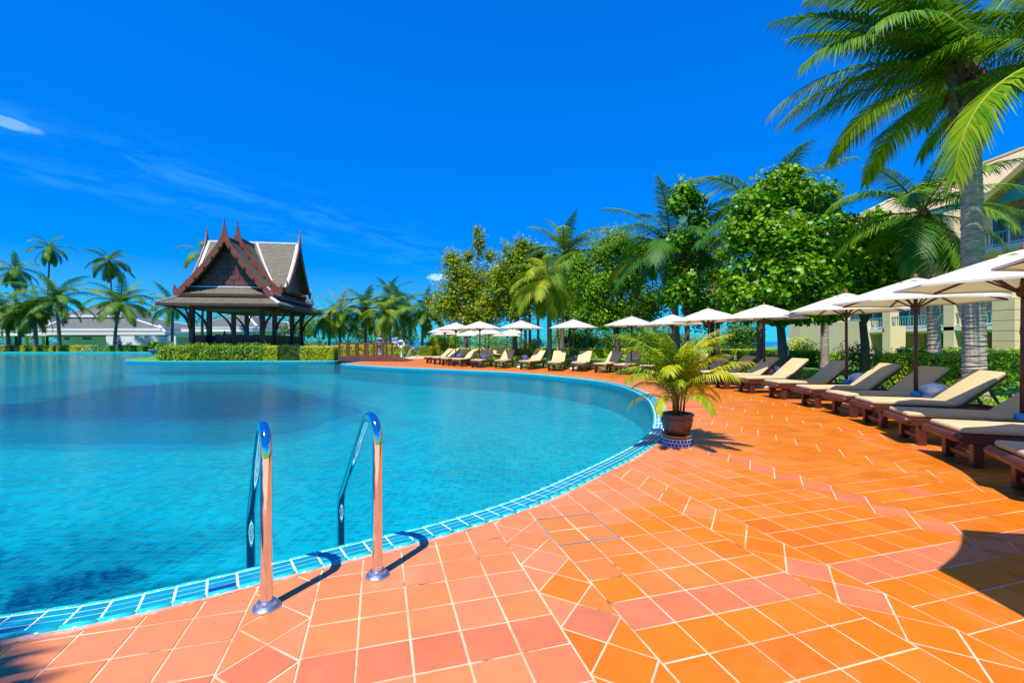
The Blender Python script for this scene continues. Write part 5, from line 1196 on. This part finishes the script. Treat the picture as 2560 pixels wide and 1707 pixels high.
P_('coconut palm just behind the eaves of the timber pavilion', 430, 768, 430, 61, .22, .14, 19, 4.0, seed=9, group='palms behind the pavilion', emin=-30)
P_('tall coconut palm rising behind the front gable of the pavilion', 512, 640, 505, 64, .2, .13, 20, 4.2, seed=10, group='palms behind the pavilion', emin=-60)
G2 = 'palms behind the footbridge'
P_('yellow-green palm nearest the pavilion eaves behind the bridge', 850, 782, 850, 50, .16, .11, 23, 3.5, seed=11, fs=FS_LIME, group=G2, emin=-40)
P_('small yellow palm with a pale trunk beside the pavilion', 822, 800, 823, 49, .13, .10, 16, 2.6, seed=12, fs=FS_LIME, group=G2, emin=-50)
P_('dark green palm rising behind the middle of the bridge railing', 914, 775, 914, 52, .16, .11, 24, 3.9, seed=13, group=G2, emin=-30)
P_('palm with a pale ringed trunk and skirt of hanging fronds at the bridge', 963, 785, 961, 48, .17, .12, 23, 3.0, seed=14, fs=FS_LIME, group=G2, emin=-55, bark=M['trunk_pale'])
P_('palm beside the notice board with a full green crown', 1008, 778, 1009, 49, .16, .11, 24, 3.7, seed=15, group=G2, emin=-35)
P_('palm with a slightly curved dark trunk next to the cone topiary', 1060, 782, 1055, 47, .17, .12, 23, 3.5, seed=16, group=G2, emin=-40, nuts=4)
P_('taller palm standing behind the row at the bridge', 972, 742, 974, 58, .16, .11, 19, 3.4, seed=17, group=G2, emin=-30)
G3 = 'palms behind the parasols'
P_('broad coconut palm with drooping yellow-green fronds behind the third parasol', 1371, 704, 1374, 33, .2, .14, 28, 3.7, seed=18, group=G3, emin=-50, nuts=3, fs=FS_LIME)
P_('tall coconut palm above the olive tree crown', 1414, 640, 1405, 39, .2, .13, 23, 4.6, seed=19, group=G3, emin=-15)
P_('coconut palm with a vine-wrapped trunk and long feathery fronds', 1678, 628, 1693, 26, .2, .14, 23, 4.6, seed=20, group=G3, emin=-15, rings=40)
P_('coconut palm almost hidden inside the big round-leaved tree', 1912, 545, 1900, 23, .18, .13, 18, 4.4, seed=21, group=G3, emin=-25)
for i, (c_, y_, Y_) in enumerate(((1311, 748, 41), (1343, 735, 43), (1322, 700, 46), (1392, 745, 40), (1464, 735, 44))):
    P_('slim palm trunk standing among the trees behind the parasols', c_, y_, c_ + 3, Y_, .15, .11, 15, 3.0, seed=30 + i, group='slim palms among the trees', emin=-20, bark=M['trunk_pale'] if i % 2 else None)
P_('pale-trunked palm on the lawn in front of the hotel, crown inside the tree', 2062, 640, 2062, 24, .2, .15, 13, 2.6, seed=36, group=G3, emin=-10, bark=M['trunk_pale'])
P_('coconut palm with a ringed leaning trunk beside the hotel balcony', 2318, 540, 2338, 17.0, .22, .15, 24, 3.5, seed=22, group=G3, emin=-35, bark=M['trunk_pale'], rings=44)
# the big palm by the loungers
Yn = 11.0
palm('large coconut palm with a thick ringed grey trunk behind the loungers', (atx(2436, Yn), Yn), (atx(2430, Yn), Yn + .1, atz(210, Yn)), .225, .195, 0, 4.7, fs=FS_NEAR, seed=44, group=G3, emin=-58, bark=M['trunk_pale'], rings=92, sides=22, nuts=0,
     custom=[(182, 68, 5.3), (172, 52, 5.1), (192, 55, 5.2), (186, 36, 4.9), (203, 40, 4.2), (160, 34, 4.7), (178, 26, 3.9), (150, 58, 4.7), (130, 42, 4.6), (120, 70, 4.4), (100, 34, 4.5), (60, 48, 4.6), (90, 6, 3.8), (40, 26, 4.3), (20, 54, 4.6), (0, 66, 4.6), (340, 40, 4.5), (312, 60, 4.4), (4, 28, 4.3), (330, 70, 4.4), (75, 74, 4.2), (168, 74, 4.8), (140, 26, 3.8), (196, 76, 4.8), (20, 74, 4.4)])
palm('coconut palm just past the last hedge, its fronds drooping before the thick trunk', (atx(2740, 9.6), 9.6), (atx(2760, 9.6), 9.6, atz(165, 9.6)), .2, .16, 0, 4.6, fs=FS_NEAR, seed=46, group=G3, bark=M['trunk_pale'], rings=60, sides=14,
     custom=[(186, 2, 5.2), (165, 40, 4.4), (200, 55, 4.4), (150, 10, 4.2), (95, 30, 4.4), (60, 50, 4.4), (20, 20, 4.4), (330, 40, 4.4), (290, 60, 4.2), (240, 70, 4.2), (0, 60, 4.2), (120, 65, 4.2)])
dp = empty('dead_sheath', (atx(2410, Yn - .4), Yn - .4, atz(225, Yn))); tag(dp, 'torn dry brown leaf sheath hanging under the large palm crown', 'dead leaf')
mb = MB(); r_ = random.Random(9)
for i in range(46):
    a = r_.uniform(0, 6.28); q = r_.uniform(.12, .42); z = r_.uniform(-.35, .5); l = r_.uniform(.25, .6)
    p = Vector((q*math.cos(a) + .14, q*math.sin(a)*.7 + .15, z)); d = Vector((math.cos(a)*.35, math.sin(a)*.3, -1 if i % 3 else .8)).normalized(); w_ = Vector((-math.sin(a), math.cos(a), 0))*r_.uniform(.03, .08)
    mb.add([p - w_, p + w_, p + d*l*.6 + w_*.8 + Vector((0, -.03, 0)), p + d*l], [(0, 1, 2, 3)])
for i in range(5):
    x = -.28 + r_.uniform(-.04, .10); mb.tube([(x, 0, .1), (x - .04, -.02, -.35), (x - .02 + .03*i, 0, -.75 - .1*i), (x - .12, 0, -.95 - .12*i)], [.07, .06, .045, .02], 6)
obj('fibres', mb, M['fibre'], dp)

# broadleaf trees
def B_(px, py, Y, base, rx, ry, rz): return (atx(px, Y) - base[0], 0.0 + ry*0.0, atz(py, Y) + .05, rx, ry, rz)
def T_(label, bpx, Y, trunk_h, spec, n, size, m, seed, **kw):
    """spec rows: photo pixel of a foliage mass, its half-width and half-height in pixels, depth shift in metres"""
    b = (atx(bpx, Y), Y); k = Y / F
    return tree(label, b, trunk_h, [(atx(px, Y) - b[0], dy, atz(py, Y) + .05, rx*k, max(rx*k*.8, .5), ry*k) for px, py, rx, ry, dy in spec], n, size, m, seed, **kw)
T_('tall olive-green tree with a thin leafy spire beside the bridge palms', 1165, 43, 3.0, [(1120, 760, 48, 50, 0), (1180, 720, 60, 60, .5), (1150, 690, 45, 45, 0), (1225, 770, 50, 50, -.5), (1130, 650, 26, 26, 0), (1198, 610, 17, 40, 0), (1172, 640, 14, 16, 0), (1224, 640, 13, 20, 0), (1192, 578, 9, 16, 0), (1240, 690, 34, 34, 0), (1180, 790, 60, 30, .8)], 21000, .28, M['leaf_olive'], 101, r0=.2, group=None, shell=.85, lump=.3)
T_('bronze-tinged tree between the spired tree and the broad coconut palm', 1290, 41, 3.0, [(1290, 650, 48, 48, 0), (1262, 710, 46, 50, 0), (1320, 690, 46, 54, 0), (1290, 760, 58, 48, .4), (1310, 615, 24, 22, 0), (1345, 640, 26, 30, 0)], 15500, .28, M['leaf_olive'], 102, r0=.2, shell=.85, lump=.3)
T_('dense dark green tree behind the fifth parasol', 1540, 31, 2.4, [(1490, 720, 62, 62, 0), (1560, 690, 70, 66, .5), (1545, 610, 58, 42, 0), (1610, 640, 46, 50, 0), (1480, 790, 58, 44, 0), (1560, 785, 70, 48, .5), (1620, 760, 52, 56, 0), (1450, 670, 30, 36, 0), (1500, 640, 40, 36, 0)], 34000, .20, M['leaf'], 103, r0=.22, shell=.8, lump=.25)
T_('vine-like tree with large round leaves climbing the palm trunk', 1712, 24, 4.0, [(1712, 480, 34, 32, 0), (1690, 520, 26, 26, -.2), (1735, 505, 28, 30, 0), (1745, 560, 30, 34, 0), (1700, 610, 50, 24, -.3), (1735, 650, 42, 40, 0), (1720, 715, 46, 40, -.3), (1670, 740, 40, 34, -.5), (1745, 770, 40, 30, 0), (1700, 690, 34, 44, 0)], 5200, .21, M['leaf_big'], 104, K=6, r0=.14, shell=.7, lump=.25)
T_('big round-leaved tree with a wide glossy crown behind the parasols', 1950, 19, 2.2, [(1880, 520, 62, 46, 0), (1960, 470, 74, 56, .4), (2040, 500, 60, 46, 0), (1850, 590, 48, 56, 0), (1920, 600, 80, 66, -.4), (2010, 600, 84, 76, 0), (1960, 690, 96, 60, -.7), (1860, 690, 54, 56, 0), (2070, 680, 66, 66, 0), (1900, 740, 80, 34, -.7), (2010, 745, 80, 32, -.3), (1980, 425, 36, 18, .2), (1830, 740, 40, 36, 0), (1870, 782, 62, 26, -.4), (1955, 790, 72, 24, -.5), (2050, 778, 64, 30, 0)], 16500, .195, M['leaf_big'], 105, K=6, r0=.18, shell=.62, lump=.2)
T_('shaded round-leaved tree in front of the hotel roof', 2160, 20, 2.4, [(2110, 570, 40, 40, 0), (2170, 600, 66, 54, 0), (2230, 590, 46, 46, 0), (2150, 670, 80, 54, .3), (2230, 660, 60, 46, 0), (2190, 545, 30, 22, 0), (2270, 640, 34, 40, 0), (2150, 735, 76, 34, .3), (2230, 720, 56, 34, 0)], 8500, .195, M['leaf_big'], 106, K=6, r0=.16, shell=.65)
mbt = MB().tube([(0, 0, 0), (.15, 0, 2.5), (-.25, 0, 5), (-.6, 0, 7.2)], [.12, .10, .08, .04], 7)
T_('airy dark tree with a bare leaning trunk between the round-leaved trees', 1783, 28, 5.5, [(1795, 690, 26, 30, 0), (1800, 760, 36, 40, 0), (1760, 800, 40, 30, 0), (1775, 600, 18, 16, 0)], 2600, .18, M['leaf'], 107, r0=.13, shell=.8)
T_('full mid-green tree filling the gap behind the broad coconut palm', 1425, 46, 2.6, [(1425, 700, 50, 60, 0), (1400, 760, 50, 50, 0), (1450, 760, 50, 50, .5), (1430, 650, 34, 34, 0), (1380, 700, 36, 40, 0)], 12000, .26, M['leaf'], 108, r0=.18, shell=.8, lump=.25)
T_('rounded green tree between the climbing tree and the big round-leaved tree', 1795, 33, 2.6, [(1790, 700, 46, 56, 0), (1770, 760, 46, 44, 0), (1820, 770, 40, 44, 0), (1800, 640, 30, 36, 0)], 9000, .22, M['leaf'], 109, r0=.16, shell=.8, lump=.25)
# trees behind
bgs = [(800, 800, 62, 46, 40), (742, 815, 66, 40, 32), (868, 815, 64, 46, 34), (930, 825, 66, 44, 30), (1000, 832, 64, 40, 24), (690, 812, 90, 50, 26), (620, 800, 96, 62, 24), (540, 800, 98, 50, 22), (190, 812, 104, 42, 14), (120, 830, 102, 60, 20), (40, 838, 104, 60, 20), (265, 795, 106, 20, 12), (1110, 842, 60, 40, 24), (1660, 838, 48, 50, 26), (1560, 842, 50, 60, 24), (1450, 842, 50, 50, 20), (1860, 830, 46, 44, 30)]
nm = ['beside the pavilion eaves', 'under the pavilion roof corner', 'behind the yellow palms', 'behind the bridge railing', 'behind the notice board', 'seen between the right pavilion posts', 'seen through the middle of the pavilion', 'seen through the left of the pavilion', 'showing over the bungalow wing roof', 'seen through the veranda columns', 'at the open end of the veranda', 'beside the bungalow roof peak', 'behind the cone topiaries', 'low on the shore behind the sixth parasol', 'low on the shore behind the fifth parasol', 'low on the shore behind the fourth parasol', 'low on the shore behind the eighth parasol']
for i, (px, py, Y, rx, ry) in enumerate(bgs):
    T_('dark leafy tree ' + nm[i], px, Y, 1.2, [(px, py, rx, ry, 0), (px - rx*.6, py + ry*.4, rx*.6, ry*.7, 0), (px + rx*.6, py + ry*.45, rx*.6, ry*.7, .6), (px, 862, rx, 16, 0)], 3200 if Y < 70 else 2200, .34 if Y > 80 else .26, M['leaf_dark'] if i % 3 else M['leaf'], 200 + i, r0=.14, name='shore_tree', group='trees on the shore', shell=.7)

for i, px in enumerate((1095, 1150, 1215, 1262, 1330, 1400, 1440, 1500, 1545, 1600, 1640, 1735, 1790, 1840)):
    Y_ = 48 + (i * 7) % 9; r_x = 1.4 + .45*((i*5) % 4)
    shrub('loose green shore shrub between the trunks beyond the lime lawn hedge', (atx(px, Y_), Y_), r_x, 1.0 + .3*((i*3) % 4), M['leaf'] if i % 2 else M['hedge'], 600 + i, .22, 1700, group='shore shrubs beyond the lawn hedge', name='shore_shrub')
# island planting
fronts = [(408, 480, 'hedge_r', 'left end of the island, by the grass tip'), (480, 536, 'hedge_r', 'next to the gap before the pavilion steps'), (540, 600, 'hedge_r', 'right of the gap below the pavilion'), (600, 664, 'hedge_r', 'meeting the yellow-green hedge')]
for i, (a_, b_, k_, w_) in enumerate(fronts):
    Y_ = 34.6; hedge('ixora bush with red flowers, ' + w_, [(atx(a_, Y_), Y_), (atx(b_, Y_), Y_)], 1.0, 0.0, 1.02 + .06*(i % 2), M['hedge'], 330, .13, name='ixora_bush', cat='bush', group='red flowering bushes on the island', seed=300 + i, round_=.22, flowers=26, wob=.12)
hedge('clipped yellow-green hedge between the ixora bushes and the dark hedge', [(atx(664, 34.6), 34.6), (atx(700, 34.6), 34.6)], .95, 0, 1.06, M['hedge_lime'], 500, .085, seed=310, name='clipped_hedge')
hedge('deep green clipped hedge between two yellow hedges on the island', [(atx(702, 34.7), 34.7), (atx(757, 34.7), 34.7)], .95, 0, 1.10, M['hedge_dark'], 500, .085, seed=311, name='clipped_hedge')
hedge('bright yellow clipped hedge at the island end of the bridge', [(atx(760, 34.6), 34.6), (atx(842, 34.3), 34.3)], 1.0, 0, 1.06, M['hedge_lime'], 500, .085, seed=312, name='clipped_hedge')
hedge('yellow clipped hedge behind the bridge railing along the back pool', [(atx(842, 47.5), 47.5), (atx(1014, 46.6), 46.6)], 1.0, -.03, 1.05, M['hedge_lime'], 320, .11, seed=313, name='clipped_hedge')
hedge('russet-green clipped hedge between the yellow hedge and the cone topiary', [(atx(1016, 46.6), 46.6), (atx(1084, 45.5), 45.5)], 1.0, -.03, .92, M['leaf_olive'], 320, .11, seed=314, name='clipped_hedge')
for i, (a_, b_, m_, l_) in enumerate(((-40, 22, 'hedge_lime', 'at the end of the far bank'), (24, 60, 'hedge_dark', 'between the leaning palm trunks'), (62, 90, 'hedge_lime', 'beside the ivy-covered palm'), (94, 142, 'hedge_lime', 'below the open veranda'), (152, 232, 'hedge_lime', 'left of the step rails below the bungalow'), (235, 365, 'hedge', 'behind the person with the pole'))):
    hedge('low clipped hedge on the far bank ' + l_, [(atx(a_, 65.2), 65.2), (atx(b_, 65.2), 65.2)], 1.2, -.03, .86, M[m_], 170, .16, seed=320 + i, name='far_hedge', group='hedges along the far pool edge')
hedge('long low lime hedge across the lawn behind the loungers', [(atx(1142, 43), 43), (2, 42), (12, 40), (atx(1905, 36), 36)], .9, -.03, .78, M['hedge_lime'], 170, .13, seed=330, name='lawn_hedge')
hedge('trimmed green hedge on the lawn beside the life ring', [(atx(1850, 30), 30), (atx(1950, 28), 28), (atx(2050, 26.5), 26.5)], .9, -.03, .86, M['hedge'], 260, .10, seed=331, name='lawn_hedge')
hedge('thick yellow-topped hedge behind the nearest loungers', [(atx(2236, 14.0), 14.0), (atx(2398, 12.6), 12.6)], 1.3, -.03, 1.06, M['hedge_lime'], 700, .075, seed=332, name='lawn_hedge')
hedge('dark green hedge against the cream hotel wall', [(atx(2250, 21.5), 21.5), (atx(2480, 19.0), 19.0)], .9, -.03, 1.12, M['hedge'], 320, .09, seed=333, name='lawn_hedge')
hedge('square green hedge at the foot of the porch pillar', [(atx(2520, 17.5), 17.5), (atx(2600, 16.5), 16.5)], 1.2, -.03, 1.1, M['hedge'], 380, .085, seed=334, name='lawn_hedge')
for i, (px, Y, w, h) in enumerate(((1086, 47, .68, 1.95), (1130, 46, .40, 1.55))):
    root = empty('cone_topiary', (atx(px, Y), Y, -.03)); tag(root, 'wide clipped cone topiary next to the russet hedge' if i == 0 else 'slim clipped cone topiary beside the first lounger', 'topiary', 'cone topiaries')
    prof = [(w, .05), (w*1.02, h*.2), (w*.85, h*.5), (w*.5, h*.82), (w*.12, h)]
    obj('stems', MB().lathe([(q*.86, z*.96) for q, z in prof], 16), M['twig'], root); g = np.random.default_rng(i); n = 2600 if i == 0 else 1400
    z = g.random(n)*h; q = np.interp(z, [p[1] for p in prof], [p[0] for p in prof]); a = g.random(n)*6.283; C = np.stack([q*np.cos(a), q*np.sin(a), z], 1) + g.normal(size=(n, 3))*.03
    N = np.stack([np.cos(a), np.sin(a), np.full(n, .4)], 1) + g.normal(size=(n, 3))*.5; N /= np.linalg.norm(N, axis=1)[:, None]; X = np.cross(N, g.normal(size=(n, 3))); X /= np.linalg.norm(X, axis=1)[:, None]; Yv = np.cross(N, X)
    V = np.stack([C + (X*u + Yv*v)*.055 for u, v in ((-1, 0), (0, -.6), (1, 0), (0, .6))], 1).reshape(-1, 3); link_mesh('foliage', np_mesh('foliage', V, 4, g.random(n)), M['hedge_lime'], root)
# shrubs right behind the loungers
rs = random.Random(77)
sp_ = resample(outer[(outer[:, 1] > 4.2) & (outer[:, 1] < 33)], 1.15)
so_t, so_n = normals2(sp_)
for i in range(len(sp_)):
    q = sp_[i] - so_n[i]*rs.uniform(.35, .8)
    shrub('low leafy green shrub growing behind the lounger row', (q[0], q[1]), rs.uniform(.45, .65), rs.uniform(.22, .36), M['hedge'] if i % 3 else M['leaf_big'], 400 + i, .085, 620, group='shrubs behind the lounger row')
for i, (px, Y, w, h, m_, l_) in enumerate(((2440 + 40, 12.2, .6, .62, 'leaf_big', 'bushy bright green shrub beside the thick palm trunk'), (2205, 21, .9, .55, 'hedge', 'rounded green shrub under the cream hotel wall'), (2140, 22, .9, .75, 'leaf_dark', 'dark shrub at the foot of the shaded tree'), (2080, 24.5, .7, .5, 'hedge', 'small green shrub by the pale palm trunk'), (2010, 27, 1.0, .8, 'leaf', 'leafy shrub under the big round-leaved tree'), (1985, 30, 1.2, 1.0, 'hedge_lime', 'yellow-green shrub behind the life ring'))):
    shrub(l_, (atx(px, Y), Y), w, h, M[m_], 460 + i, .12, 1500, name='garden_shrub')
# palm behind the photographer whose crown shades the coping corner
palm('coconut palm on the near deck corner whose crown shades the coping', (-8.0, -2.3), (-7.0, -1.35, 6.2), .2, .14, 18, 3.9, seed=55, group='palms behind the parasols', emin=-30)
